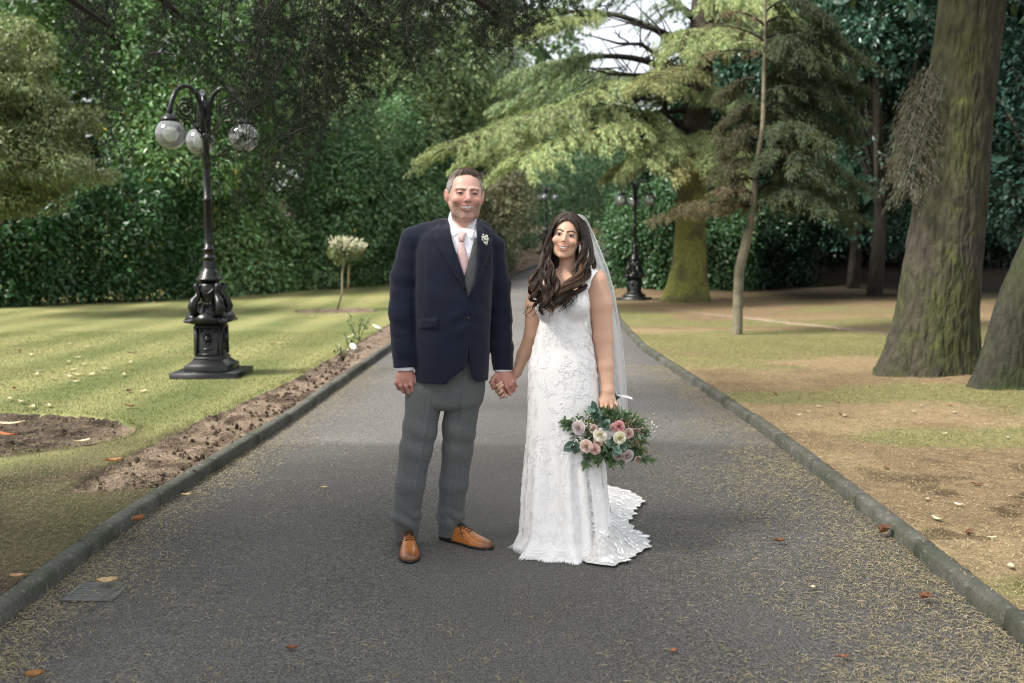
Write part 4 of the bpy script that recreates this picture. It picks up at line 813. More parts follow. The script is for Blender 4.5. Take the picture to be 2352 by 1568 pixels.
SHL = [m_(1012, 524, .03), m_(976, 535, .025), m_(946, 543, .02)]; SHR = [m_(1096, 540, .03), m_(1122, 554, .03), m_(1141, 565, .03)]
ARL = [m_(947, 553, .02), m_(929, 640, .0), m_(925, 720, -.02), m_(929, 800, -.04), m_(931, 842, -.05)]
ARR = [m_(1134, 573, .03), m_(1143, 650, .04), m_(1149, 735, .05), m_(1153, 800, .03), m_(1155, 850, .015)]
def m_outer(P):
    """the jacket before its openings are cut"""
    ztop = m_(1060, 512)[2]; zb = m_(1040, 872)[2]
    d = near(P, (-.75, MY-.3, zb-.06), (.25, MY+.3, ztop+.1), lambda Q: smax(smax(m_torso(Q), Q[:, 2]-ztop+ (Q[:, 1]-MY)*-.35, .02), zb-Q[:, 2], .004))
    d = smin(d, near(P, (-.6, MY-.15, 1.35), (.2, MY+.2, 1.75), lambda Q: np.minimum(chain(Q, SHL, [.044, .045, .045], .02), chain(Q, SHR, [.042, .043, .043], .02))), .03)
    arm = near(P, (-.75, MY-.2, .75), (.15, MY+.25, 1.7), lambda Q: np.minimum(sleeve(Q, ARL, [.060, .0685, .066, .058, .053], 0), sleeve(Q, ARR, [.054, .059, .055, .053, .049], 3)))
    return smin(d, arm, .014)
def sleeve(Q, pts, rad, ph):
    d = chain(Q, pts, rad, .02); z = Q[:, 2]
    e = fbm(Q*np.array([1, 1, 2.2]), 14, 11+ph, 2)-.5
    w = np.sin(z*62+ph+Q[:, 0]*28+e*5)*np.exp(-((z-1.13)/.12)**2)+.6*np.sin(z*85+ph)*np.exp(-((z-.93)/.08)**2)
    d = d+w*.0014+e*.007
    n = nrm(pts[-1]-pts[-2]); return np.maximum(d, (Q-pts[-1])@n)
YF = MY-.13
VPOLY = px_poly([(1018, 470), (1022, 491), (1036, 546), (1050, 588), (1066, 632), (1075, 683), (1089, 644), (1095, 604), (1095, 563), (1092, 515), (1096, 470)], YF)
NOTCH = px_poly([(1075, 780), (1074, 812), (1068, 838), (1055, 856), (1036, 868), (1020, 890), (1105, 890), (1090, 876), (1081, 862), (1077, 820)], YF)
XE = at(1075, 740, YF)[0]
def m_jacket(P):
    d = m_outer(P)
    k = (np.abs(d) < .08) & (P[:, 1] < MY+.02)
    if k.any():
        Q = P[k]; e = d[k]
        low = sstep(1.28, 1.22, Q[:, 2])
        e = e-.0035*sstep(XE+.003, XE-.003, Q[:, 0])*low*(Q[:, 1] < MY-.05)
        n = fbm(Q*np.array([1, 1, .5]), 9, 21, 2)-.5; e = e+.012*n*(np.abs(Q[:, 0]-XE) < .2)
        e = e+.0025*np.sin((Q[:, 2]-1.10)*70+np.abs(Q[:, 0]-XE)*40)*np.exp(-((Q[:, 2]-1.10)/.07)**2-((Q[:, 0]-XE)/.09)**2)
        e = smax(e, -np.maximum(poly_sdf(Q[:, 0], Q[:, 2], VPOLY), -(e+.024)), .003)
        e = smax(e, -np.maximum(poly_sdf(Q[:, 0], Q[:, 2], NOTCH), -(e+.05)), .004); d[k] = e
    # neck hole and hem
    nk = near(P, (-.45, MY-.2, 1.45), (.0, MY+.2, 1.8), lambda Q: seg(Q, m_(1064, 470, .02), m_(1060, 545, .03), .072, .066))
    d = smax(d, -nk, .006)
    return d
def m_shirt(P):
    d = near(P, (-.45, MY-.25, 1.0), (.05, MY+.2, 1.78), lambda Q: np.maximum(m_outer(Q)+.011, poly_sdf(Q[:, 0], Q[:, 2], VPOLY)-.03))
    def band(Q):
        e = seg(Q, m_(1064, 460, .015), m_(1059, 560, .02), .068, .066)
        n = np.array([0, -1.05, 1.0]); n /= np.linalg.norm(n)       # collar stands lower in front than behind
        return smax(e, (Q-m_(1062, 498, .02))@n-.004, .003)
    d = smin(d, near(P, (-.4, MY-.2, 1.45), (.0, MY+.2, 1.8), band), .004)
    for pts, r in ((ARL, .044), (ARR, .041)):
        a, b = pts[-2], pts[-1]; n = nrm(b-a); e = near(P, np.minimum(a, b)-.1, np.maximum(a, b)+.1, lambda Q: np.maximum(seg(Q, a, b+n*.04, r, r), (Q-b)@n-(.019 if pts is ARL else .008)))
        d = np.minimum(d, e)
    return d
LEGL = [m_(976, 900, .0), m_(964, 985, -.015), m_(955, 1031, -.02), m_(942, 1108, -.02), m_(933, 1185, .005), m_(935, 1243, .02)]
LEGR = [m_(1066, 900, .02), m_(1054, 985, .025), m_(1050, 1031, .03), m_(1042, 1108, .05), m_(1034, 1185, .08), m_(1035, 1226, .09)]
def m_trousers(P):
    def hips(Q):
        z = Q[:, 2]; vz = np.array([m_(1035, v)[2] for v in (1030, 960, 900, 850, 790)]); a = np.interp(z, vz, np.array([80, 88, 91, 82, 72])/S_); b = np.interp(z, vz, [.08, .098, .103, .104, .104])
        cx = np.interp(z, vz, [m_(u, 900)[0] for u in (1010, 1015, 1023, 1035, 1040)])
        q = (np.abs((Q[:, 0]-cx)/a)**2.4+np.abs((Q[:, 1]-MY-.01)/b)**2.4)**(1/2.4)
        e = (q-1)*np.minimum(a, b); e = smax(e, m_(1030, 940)[2]-z, .05); return smax(e, z-m_(1035, 770)[2], .005)
    d = near(P, (-.7, MY-.3, .3), (.2, MY+.3, 1.15), hips)
    for pts, rad, ph in ((LEGL, [.090, .083, .079, .071, .069, .053], 0), (LEGR, [.086, .080, .072, .069, .064, .058], 2)):
        def leg(Q):
            e = chain(Q, pts, rad, .02); z = Q[:, 2]
            n = fbm(Q*np.array([1, 1, .38]), 13, 31+ph, 2)-.5
            bot = np.exp(-((z-.13)/.055)**2)
            e = e+bot*.0045*np.sin(z*88+ph+Q[:, 0]*34+n*9)+.010*n
            e = e+.0016*np.sin(z*52+Q[:, 0]*30+ph+n*4)*(np.exp(-((z-.56)/.10)**2)+np.exp(-((z-.86)/.07)**2))
            zz = np.array([p[2] for p in pts])[::-1]; cx = np.interp(z, zz, np.array([p[0] for p in pts])[::-1])
            sh = .034 if ph == 0 else .008
            e = e-.0075*np.exp(-((Q[:, 0]-cx-sh)/.006)**2)*(Q[:, 1] < np.interp(z, zz, np.array([p[1] for p in pts])[::-1]))*(1-.6*bot)
            nn = nrm(pts[-1]-pts[-2]+np.array([0, .02, 0])); return smax(e, (Q-pts[-1])@nn-.012, .003)
        d = smin(d, near(P, np.min(pts, 0)-.13, np.max(pts, 0)+.13, leg), .014)
    zc = m_(1020, 905)[2]
    k = P[:, 2] > .6; d[k] += .004*np.exp(-((P[k][:, 0]-at(1058, 900, MY)[0]-(P[k][:, 2]-zc)*.10)/.005)**2)*(P[k][:, 1] < MY)
    return d
def fingers(P, rows, k=.004):
    d = None
    for pts, r0, r1 in rows:
        q = [m_(*p) for p in pts]; e = chain(P, q, list(np.linspace(r0, r1, len(q))), .002); d = e if d is None else smin(d, e, k)
    return d
MF_L = [([(911, 872, -.055), (909.5, 879, -.065), (916, 892, -.05), (921, 893, -.02), (921, 884, .0)], .0098, .0085),
        ([(920, 874, -.06), (920, 886, -.072), (927, 899, -.055), (930, 899, -.02), (929, 888, -.002)], .0105, .009),
        ([(931, 874, -.062), (932, 887, -.075), (938, 901, -.06), (940, 900, -.025), (938, 888, -.005)], .0108, .0092),
        ([(942, 872, -.06), (944, 884, -.072), (948, 898, -.06), (948, 897, -.028), (945, 886, -.01)], .0105, .009),
        ([(944, 856, -.045), (953, 869, -.05), (955, 886, -.055), (954.5, 902, -.055)], .0125, .0085)]
MF_R = [([(1146, 872, -.01), (1150, 889, -.03), (1161, 909, -.022), (1160, 908, .015), (1155, 898, .03)], .0112, .0098),
        ([(1157, 872, -.012), (1163, 889, -.032), (1172, 904, -.02), (1170, 903, .018), (1164, 894, .03)], .0112, .0098),
        ([(1167, 871, -.01), (1173, 884, -.028), (1179, 896, -.015), (1176, 896, .02), (1170, 888, .03)], .0108, .0092),
        ([(1175, 869, -.005), (1180, 878, -.02), (1184, 887, -.008), (1181, 888, .02), (1176, 882, .03)], .0098, .0085),
        ([(1145, 858, .0), (1133, 868, -.012), (1129, 880, -.02), (1133, 892, -.014)], .0128, .0092)]
def m_body(P):
    d = near(P, HM.c-.16, HM.c+.16, HM.sdf)
    d = smin(d, near(P, (-.45, MY-.2, 1.4), (.05, MY+.25, 1.75), lambda Q: seg(Q, m_(1066, 470, .03), m_(1058, 545, .03), .056, .062)), .022)
    d = smin(d, near(P, (-.6, MY-.3, .75), (.2, MY+.3, 1.6), lambda Q: smax(smax(m_torso(Q, -.028)+.05*sstep(1.3, 1.15, Q[:, 2]), Q[:, 2]-m_(1050, 520)[2], .05), m_(1050, 890)[2]-Q[:, 2], .03)), .03)
    for pts, r, fr, c, rr in ((ARL, [.045, .05, .045, .038, .034], MF_L, (930, 866, -.058), (.044, .021, .038)), (ARR, [.042, .046, .042, .036, .033], MF_R, (1158, 871, -.002), (.048, .022, .040))):
        q = [p for p in pts]; hc = m_(*c)
        d = smin(d, near(P, np.min(q, 0)-.08, np.max(q, 0)+.08, lambda Q: chain(Q, q+[hc], r+[.024], .01)), .02)
        def hand(Q):
            e = ell(Q, hc, rr); a = m_(c[0]-13, c[1]+10, c[2]); b = m_(c[0]+12, c[1]+10, c[2]); e = smin(e, seg(Q, a, b, .017, .018), .012)
            e = smin(e, fingers(Q, fr), .005); return e
        d = smin(d, near(P, hc-.1, hc+.1, hand), .010)
    for pts, r in ((LEGL, [.07, .066, .06, .052, .044, .038]), (LEGR, [.066, .062, .055, .05, .042, .038])):
        d = smin(d, near(P, np.min(pts, 0)-.1, np.max(pts, 0)+.1, lambda Q: chain(Q, pts, r, .02)), .03)
    d = smin(d, near(P, (-.6, MY-.2, .7), (.2, MY+.25, 1.1), lambda Q: ell(Q, m_(1026, 870, .01), (.13, .07, .07))), .03)
    return d
SKM = (.57, .345, .275)
V, F = mesh_sdf(m_body, (-.68, MY-.22, .04), (.12, MY+.28, 1.9), .0034)
C = HM.colour(V, SKM)
hz = (V[:, 2] < 1.02) & (V[:, 2] > .75); C[hz] = C[hz]*np.array([.93, .80, .78])*(1-.22*np.clip((.86-V[hz, 2])/.06, 0, 1))[:, None]*np.array([1, .9, .9])
mb = MB(); mb.add(V, F, C); mb.build('body', MAT['skin'], mroot)
HM.fittings(mroot)
for nm, fn, mt, lo, hi, h in (('jacket', m_jacket, 'navy', (-.72, MY-.25, .72), (.12, MY+.25, 1.72), .005), ('shirt', m_shirt, 'shirt', (-.62, MY-.25, .72), (.1, MY+.25, 1.78), .004), ('trousers', m_trousers, 'grey', (-.68, MY-.26, .02), (.12, MY+.28, 1.13), .0045)):
    V, F = mesh_sdf(fn, lo, hi, h); mb = MB(); mb.add(V, F); o = mb.build(nm, MAT[mt], mroot)
    if nm == 'jacket': jk = o
    if nm == 'shirt': shirt_o = o
mb = MB(); drape(mb, px_poly([(1023, 494), (1036, 546), (1050, 588), (1066, 632), (1076, 686), (1064, 659), (1047, 631), (1026, 595), (1006, 561), (987, 526), (997, 521), (1003, 506), (1012, 495)], YF), YF, m_outer, .012, edge=.003, base=.008); mb.build('lapel', MAT['navy'], jk)
mb = MB(); drape(mb, px_poly([(1092, 514), (1095, 563), (1096, 604), (1090, 644), (1076, 686), (1089, 667), (1104, 636), (1117, 600), (1125, 570), (1130, 549), (1119, 546), (1110, 528), (1100, 514)], YF), YF, m_outer, .012, edge=.003, base=.008); mb.build('lapel', MAT['navy'], jk)
mb = MB(); drape(mb, px_poly([(957, 731), (1007, 730), (1006, 753), (959, 755)], YF), YF, m_outer, .008, edge=.003, base=.008); mb.build('pocket_flap', MAT['navy'], jk)
mb = MB(); drape(mb, px_poly([(1112, 607), (1139, 611), (1138, 617), (1112, 613)], YF), YF, m_outer, .005); mb.build('breast_pocket', MAT['navy'], jk)
def front_y(f, u, v):
    p = at(u, v, YF-.2)[None].copy()
    for _ in range(40): p[:, 1] += np.clip(f(p), -.01, .08)*.8
    return p[0]
p = front_y(m_outer, 1071.5, 738); mb = MB(); ball(mb, p+np.array([0, -.004, 0]), (.0075, .0035, .0075), 12, 7); mb.build('button', MAT['black'], jk)
for v in (806, 820, 834):
    p = m_(904.5+(v-806)*.05, v, -.045); mb = MB(); ball(mb, p, (.004, .006, .006), 10, 6); mb.build('button', MAT['black'], jk)
def m_under(Q): return m_outer(Q)+.010
mb = MB(); drape(mb, px_poly([(1088, 545), (1079, 585), (1066, 630), (1068, 700), (1095, 690), (1104, 640), (1107, 600), (1105, 545)], YF), YF, lambda Q: m_outer(Q)+.0095, .004); mb.build('waistcoat', MAT['grey'], mroot)
mb = MB(); drape(mb, px_poly([(1053.5, 553), (1064.5, 553), (1070, 575), (1075, 594), (1073.5, 613), (1065, 640), (1054, 607), (1048.5, 583)], YF), YF, m_under, .010, edge=.012); tie_o = mb.build('tie', MAT['tie'], mroot)
mb = MB(); drape(mb, px_poly([(1051, 532), (1071, 531), (1069, 543), (1065, 556), (1053.5, 556.5), (1050.5, 545)], YF), YF, m_under, .020, edge=.013); mb.build('tie_knot', MAT['tie'], tie_o)
def m_coll(Q): return np.minimum(m_shirt(Q), m_outer(Q)+.011)
mb = MB(); drape(mb, px_poly([(1023, 486), (1028, 480), (1038, 497), (1050, 517), (1059, 530), (1049, 538), (1036, 548), (1029, 525)], YF), YF, m_coll, .007, edge=.004); mb.build('collar', MAT['shirt'], shirt_o)
mb = MB(); drape(mb, px_poly([(1064, 530), (1076, 522), (1084, 511), (1089, 503), (1090, 520), (1087, 545), (1082, 553), (1072, 540)], YF), YF, m_coll, .007, edge=.004); mb.build('collar', MAT['shirt'], shirt_o)
# hair of the man: a close shell and short strands
def m_hair(P):
    Q = HM.loc(P); X = np.abs(Q[:, 0])
    fr = np.where(X < .046, .098-.012*(X/.046)**2, np.where(X < .060, .086-(X-.046)*1.5, .065-(X-.060)*6.0))   # the hairline
    cut = np.where(Q[:, 1] < .0, fr-Q[:, 2], np.where(Q[:, 1] < .03, -.028-Q[:, 2], -.06-Q[:, 2]))
    g = np.clip(-cut/.028, 0, 1); d = HM.cran(Q)-.0012-.0035*g-.008*g*sstep(.07, .11, Q[:, 2]) - .002*(fbm(Q, 200, 3, 2)-.5)
    return smax(d, cut*.8, .002)
V, F = mesh_sdf(lambda P: near(P, HM.c-.15, HM.c+.15, m_hair), HM.c-.14, HM.c+.16, .003)
Q = HM.loc(V); n = fbm(V, 160, 4, 2); top = sstep(.062, .092, Q[:, 2]+.25*np.clip(Q[:, 1], 0, .1))
C = (np.array([.28, .245, .22])*(1-top)[:, None]+np.array([.115, .088, .072])*top[:, None])*(.6+.8*n)[:, None]
mb = MB(); mb.add(V, F, C)
for i in range(1500):
    a = RNG.uniform(-1, 1); b = RNG.uniform(-.75, 1); q = np.array([a*.066, .018+b*.09, 0]); r = (a*.066/.077)**2+(b*.09/.098)**2
    if r > .93: continue
    q[2] = .036+.085*math.sqrt(1-r)+.004
    if q[1] < -.0 and q[2] < .099-.012*abs(a): continue
    dr = nrm(np.array([RNG.normal(.25, .3), RNG.normal(-.35, .35), 1.0])); L = RNG.uniform(.008, .017)*(1.2 if q[1] < .0 else 1)
    p = np.stack([q-dr*.004, q+dr*L*.5, q+dr*L+np.array([.003, -.003, -.001])]); k = RNG.uniform(.5, 1.6)
    tube(mb, HM.wor(p), [.0016, .0012, .0003], 4, np.array([.115, .085, .068])*k, caps=False)
mb.build('hair', MAT['hair'], mroot)
# shoes
def shoe(heel, toe, fwd_w=.047):
    heel = np.array([*heel, 0.]); toe = np.array([*toe, 0.]); ax = nrm(toe-heel); L = np.linalg.norm(toe-heel); sd = np.array([ax[1], -ax[0], 0])
    def T(P): Q = P-heel; return np.stack([Q@ax/L*.295, Q@sd, Q[:, 2]], 1)
    tv = np.array([0, .03, .08, .14, .20, .25, .28, .297]); hw = np.array([.024, .034, .034, .038, .047, .043, .030, .006]); ht = np.array([.070, .078, .088, .082, .056, .044, .036, .026])
    def out2(Q, g=0): return np.abs(Q[:, 1])-np.interp(Q[:, 0], tv, hw)-g
    def upper(P):
        Q = T(P); w = np.interp(Q[:, 0], tv, hw); h = np.interp(Q[:, 0], tv, ht)
        q = (np.abs(Q[:, 1]/np.maximum(w, .004))**2.3+np.clip((Q[:, 2]-.012)/np.maximum(h-.012, .01), 0, 9)**2.1)**(1/2.2); d = (q-1)*np.minimum(w, h)*.8
        d = smax(d, -Q[:, 0]+.002, .008); d = smax(d, Q[:, 0]-.293, .008); d = np.maximum(d, .010-Q[:, 2])
        return d
    def sole(P):
        Q = T(P); d = np.maximum(np.maximum(out2(Q, .005), -Q[:, 0]-.003), Q[:, 0]-.301)
        lo_ = np.where(Q[:, 0] < .078, .0015, .0015+.007*np.exp(-((Q[:, 0]-.11)/.03)**2)); hi_ = np.where(Q[:, 0] < .082, .026, .012)
        return np.maximum(d, np.maximum(lo_-Q[:, 2], Q[:, 2]-hi_))
    lo = np.minimum(heel, toe)-.08; hi = np.maximum(heel, toe)+.08; lo[2] = -.01; hi[2] = .13
    r = thing('shoe', ((heel+toe)/2), None, None); del_ = r; r.parent = mroot; r.location = Vector(r.location)-mroot.location
    V, F = mesh_sdf(upper, lo, hi, .003); Q = T(V)
    bur = sstep(.225, .285, Q[:, 0])*.75+.35*sstep(.03, .0, Q[:, 0]); br = np.abs(Q[:, 0]-(.222-.9*np.abs(Q[:, 1])+ .0))
    holes = (br < .0022)*(np.sin(Q[:, 1]*1500) > 0)*.6+(np.abs(Q[:, 2]-(.052+.1*(Q[:, 0]-.08))) < .0018)*(Q[:, 0] > .06)*(Q[:, 0] < .15)*.5
    C = np.array([.36, .125, .030])*(1-bur)[:, None]+np.array([.085, .028, .012])*bur[:, None]; C = C*(1-np.clip(holes, 0, .7))[:, None]*(.9+.25*fbm(V, 30, 8))[:, None]
    mb = MB(); mb.add(V, F, C); mb.build('upper', MAT['leather'], r)
    V, F = mesh_sdf(sole, lo, hi, .003); mb = MB(); mb.add(V, F); mb.build('sole', MAT['black'], r)
    mb = MB()
    def top(x, y):
        w = np.interp(x, tv, hw); h = np.interp(x, tv, ht); return .012+(h-.012)*max(1-abs(y/w)**2.3, .02)**(1/2.1)+.002
    def W(x, y, dz=0): return heel+ax*(x*L/.295)+sd*y+np.array([0, 0, top(x, y)+dz])
    for x in (.112, .126, .140, .154, .168):
        tube(mb, [W(x, -.020), W(x+.002, -.008, .002), W(x+.003, .008, .002), W(x, .020)], .0022, 5)
    for s_ in (-1, 1):
        tube(mb, [W(.112, 0, .002), W(.118, s_*.016, .010), W(.135, s_*.030, .002), W(.15, s_*.036, .0)], .002, 5); tube(mb, [W(.112, 0, .003), W(.10, s_*.014, .014), W(.108, s_*.024, .012), W(.114, s_*.004, .006)], .002, 5)
    for s_ in (-1, 1): tube(mb, [W(.175, s_*.012, -.001), W(.150, s_*.027, -.001), W(.118, s_*.033, -.001)], .0014, 5)
    mb.build('laces', MAT['black'], r)
def gxy(u, v): return gp(u, v)[:2]
shoe((m_(934, 1250)[0], MY+.045), gxy(942, 1294)+np.array([.0, .0]))
shoe((m_(1013, 1230)[0], MY+.11), gxy(1130, 1262))
# ------------------------------------------------------------------ the bride
BY = 4.68
def b_(u, v, dy=0.0): return at(u, v, BY+dy)
broot = thing('person', (gp(1300, 1290)[0], BY, 0), 'bride in sleeveless white lace gown and long veil holding a bouquet', 'person', 'couple standing on the drive')
HB = Head(b_(1299.5, 545, -.01), R_(-8), R_(8.5), .885, False)
SB = 490.
bv = np.array([600, 622, 650, 675, 700, 735, 762, 800, 839, 897, 960, 1031, 1100, 1185, 1270, 1300.])
bz = np.array([b_(1300, v)[2] for v in bv])[::-1]
bl = np.array([1262, 1250, 1238, 1232, 1229, 1239, 1233, 1222, 1213, 1211, 1210, 1207, 1203, 1198, 1190, 1188.])
br_ = np.array([1338, 1348, 1351, 1352, 1353, 1355, 1356, 1364, 1372, 1378, 1383, 1386, 1391, 1403, 1412, 1413.])
bw = ((br_-bl)/2/SB)[::-1]; bx = np.array([b_(u, v)[0] for u, v in zip((bl+br_)/2, bv)])[::-1]
bd_ = np.array([.055, .072, .088, .098, .102, .098, .098, .108, .122, .132, .138, .142, .15, .165, .19, .195])[::-1]
by_ = BY+np.array([.02, .015, .01, .005, .0, .0, .0, .005, .008, .008, .006, .002, -.003, -.008, -.015, -.018])[::-1]
def b_torso(P):
    z = P[:, 2]; a = np.interp(z, bz, bw); b = np.interp(z, bz, bd_); cx = np.interp(z, bz, bx); cy = np.interp(z, bz, by_)
    q = (np.abs((P[:, 0]-cx)/a)**2.2+np.abs((P[:, 1]-cy)/b)**2.2)**(1/2.2)
    d = (q-1)*np.minimum(a, b)
    d = smin(d, near(P, (.05, BY-.25, 1.0), (.45, BY, 1.4), lambda Q: np.minimum(ell(Q, b_(1259, 700, -.065), (.060, .066, .066)), ell(Q, b_(1322, 700, -.065), (.062, .066, .066)))), .03)
    return d
BARL = [b_(1241, 645, .06), b_(1229, 700, .09), b_(1221, 768, .125), b_(1203, 812, .145), b_(1186, 854, .14)]
BARR = [b_(1368, 646, .015), b_(1378, 700, .015), b_(1384, 775, .005), b_(1390, 840, -.02), b_(1395.5, 897, -.045)]
BF_L = [([(1166, 884, 0.108), (1150, 890, 0.104), (1135, 890, 0.068), (1141, 885, 0.034), (1151, 878, 0.028)], .0088, .0068),
        ([(1168, 888, 0.108), (1152, 897, 0.102), (1140, 899, 0.064), (1146, 892, 0.030), (1154, 884.5, 0.024)], .0090, .0070),
        ([(1170, 892, 0.104), (1156, 904, 0.097), (1145, 906, 0.060), (1148, 902, 0.032), (1152.5, 897, 0.026)], .0086, .0068),
        ([(1172, 895, 0.100), (1160, 909, 0.092), (1150, 913, 0.064), (1152, 911, 0.044), (1155, 907, 0.038)], .0078, .0062),
        ([(1160, 866, 0.104), (1143, 869, 0.092), (1131, 873, 0.078), (1124, 877.5, 0.068)], .0090, .0058)]
BF_R = [([(1381, 922, -.065), (1382, 933, -.075), (1384, 941, -.055), (1385, 939, -.02), (1386, 931, -.01)], .0090, .0078),
        ([(1391, 924, -.07), (1393, 936, -.08), (1396, 945, -.06), (1397, 942, -.025), (1396, 933, -.01)], .0095, .0080),
        ([(1402, 924, -.07), (1405, 936, -.078), (1408, 944, -.058), (1408, 941, -.025), (1405, 932, -.01)], .0095, .0080),
        ([(1411, 922, -.06), (1415, 930, -.068), (1418, 937, -.05), (1417, 935, -.02), (1413, 928, -.01)], .0088, .0075),
        ([(1385, 908, -.05), (1376, 920, -.055), (1377, 931, -.05), (1383, 937, -.04)], .0100, .0075)]
def fingers_b(P, rows):
    d = None
    for pts, r0, r1 in rows:
        q = [b_(*p) for p in pts]; e = chain(P, q, list(np.linspace(r0, r1, len(q))), .002); d = e if d is None else smin(d, e, .004)
    return d
def b_body(P):
    d = near(P, HB.c-.15, HB.c+.15, HB.sdf)
    d = smin(d, near(P, (.1, BY-.2, 1.3), (.4, BY+.2, 1.65), lambda Q: seg(Q, b_(1303, 568, .025), b_(1298, 640, .03), .043, .049)), .022)
    d = smin(d, near(P, (-.05, BY-.3, .05), (.6, BY+.3, 1.5), lambda Q: smax(smax(b_torso(Q)+.009+.05*sstep(.95, .75, Q[:, 2]), Q[:, 2]-b_(1300, 626)[2], .05), .10-Q[:, 2], .02)), .035)
    d = smin(d, near(P, (.05, BY-.15, 1.2), (.5, BY+.2, 1.5), lambda Q: np.minimum(seg(Q, b_(1318, 628, .03), b_(1362, 642, .02), .035, .050), seg(Q, b_(1285, 632, .04), b_(1246, 648, .055), .034, .043))), .03)
    for pts, r, fr, c, rr in ((BARL, [.050, .047, .037, .032, .024], BF_L, (1168, 874, .128), (.034, .018, .036)), (BARR, [.056, .057, .046, .037, .0285], BF_R, (1396, 918, -.055), (.037, .022, .034))):
        hc = b_(*c)
        d = smin(d, near(P, np.min(pts, 0)-.09, np.max(pts, 0)+.09, lambda Q: chain(Q, pts+[hc], r+[.021], .015)), .02)
        d = smin(d, near(P, hc-.12, hc+.12, lambda Q: smin(ell(Q, hc, rr), fingers_b(Q, fr), .006)), .010)
    return d
SKB = (.62, .375, .265)
V, F = mesh_sdf(b_body, (-.16, BY-.26, .08), (.58, BY+.26, 1.68), .0033)
C = HB.colour(V, SKB)
# nails
for rows in (BF_L, BF_R):
    for pts, r0, r1 in rows[:4] if rows is BF_L else []:
        t = b_(*pts[-1]); w = np.exp(-(np.linalg.norm(V-t-np.array([0, -.006, .001]), axis=1)/.0075)**4); C = C*(1-w[:, None]*.8)+np.array([.62, .45, .40])*w[:, None]*.8
mb = MB(); mb.add(V, F, C); mb.build('body', MAT['skin'], broot)
HB.fittings(broot)
ZT = b_(1300, 618)[2]
NECK = px_poly([(1358, 560), (1354, 616), (1346, 640), (1318, 678), (1268, 716), (1262, 718), (1246, 690), (1238, 640), (1236, 560)], BY-.12)
def b_dress(P):
    z = P[:, 2]; th = np.arctan2(P[:, 0]-np.interp(z, bz, bx), -(P[:, 1]-np.interp(z, bz, by_)))
    d = b_torso(P)
    k = np.abs(d) < .09
    if k.any():
        Q = P[k]; zz = z[k]; e = d[k]; t = th[k]
        rp = sstep(.80, .1, zz)
        e = e-rp*(.010*np.sin(t*7+1.2+zz*1.2)+.006*np.sin(t*13+.5-zz*1.6))-.008*(fbm(Q*np.array([1, 1, .45]), 9, 51, 2)-.5)*(.3+rp)
        cx = np.interp(zz, [.0, .5], [at(1366, 1290, BY-.12)[0], at(1345, 1060, BY-.12)[0]])
        e = e+sstep(.62, .35, zz)*(.024*np.exp(-((Q[:, 0]-cx)/.008)**2)-.012*np.exp(-((Q[:, 0]-cx+.028)/.014)**2))*(Q[:, 1] < BY)
        cx2 = np.interp(zz, [.0, .6], [at(1330, 1290, BY-.12)[0], at(1312, 1000, BY-.12)[0]])
        e = e+sstep(.62, .30, zz)*.012*np.exp(-((Q[:, 0]-cx2)/.016)**2)*(Q[:, 1] < BY)
        # flare of the hem: it lies on the ground in front
        e = e-.022*sstep(.09, .0, zz)*(1+.6*np.sin(t*11))
        n = smax(np.maximum(zz-ZT, -9), -np.maximum(poly_sdf(Q[:, 0], zz, NECK), Q[:, 1]-BY-.0), .003)
        e = smax(e, n, .003)
        hem = .003+.006*np.abs(np.sin(t*8.5))+.004*np.sin(t*3+1)
        e = np.maximum(e, hem-zz); d[k] = e
    return d
V, F = mesh_sdf(b_dress, (.0, BY-.32, -.01), (.56, BY+.30, ZT+.03), .0045)
mb = MB(); mb.add(V, F); dress = mb.build('dress', MAT['lace'], broot)
# shoulder straps
for pts in ([(1344, 662, -.088), (1350, 640, -.072), (1360, 623, -.035), (1372, 618, .02), (1384, 630, .062), (1388, 660, .085)], [(1240, 665, -.05), (1242, 645, -.01), (1247, 632, .04), (1252, 640, .09)]):
    mb = MB(); P = np.array([b_(*p) for p in pts]); t = np.linspace(0, len(P)-1, 30); P = np.stack([np.interp(t, range(len(P)), P[:, i]) for i in range(3)], 1)
    for j in range(5):
        tube(mb, P+np.array([.0065, 0, -.002])*(j-2)+RNG.normal(0, .0006, (30, 3)), .0046, 6)
    mb.build('strap', MAT['applique'], dress)
# lace flowers laid on the gown
def onto(th, z, off):
    cx = np.interp(z, bz, bx); cy = np.interp(z, bz, by_); dr = np.stack([np.sin(th), -np.cos(th), 0*th], 1)
    P = np.stack([cx, cy, z], 1)+dr*.42
    for _ in range(34): P = P-dr*np.clip(b_dress(P), -.01, .12)[:, None]*.8
    return P-(-dr)*off[:, None]
PV, PF = [], []; npv = 0
def petal(s, t, a, L, w, th0, z0, r, lift=.003):
    """one raised petal: six points in the (arc, height) plane"""
    global npv
    ca, sa = math.cos(a), math.sin(a)
    q = np.array([[0, 0, .3], [.35*L, w*.8, .5], [.75*L, w, .8], [L, 0, .9], [.75*L, -w, .8], [.35*L, -w*.8, .5], [.5*L, 0, 1.0]])
    x = s+q[:, 0]*ca-q[:, 1]*sa; y = t+q[:, 0]*sa+q[:, 1]*ca
    PV.append(np.stack([th0+x/r, z0+y, q[:, 2]*lift], 1)); PF.append(np.array([[0, 1, 6], [1, 2, 6], [2, 3, 6], [3, 4, 6], [4, 5, 6], [5, 0, 6]])+npv); npv += 7
def flower(th, z, R):
    r = max(np.interp(z, bz, bw), .08); n = RNG.integers(5, 8); a0 = RNG.uniform(0, 6)
    for i in range(n): petal(0, 0, a0+i*2*math.pi/n, R, R*.42, th, z, r, .0024)
    for i in range(4): petal(0, 0, a0+i*1.6+.5, R*.5, R*.26, th, z, r, .0034)
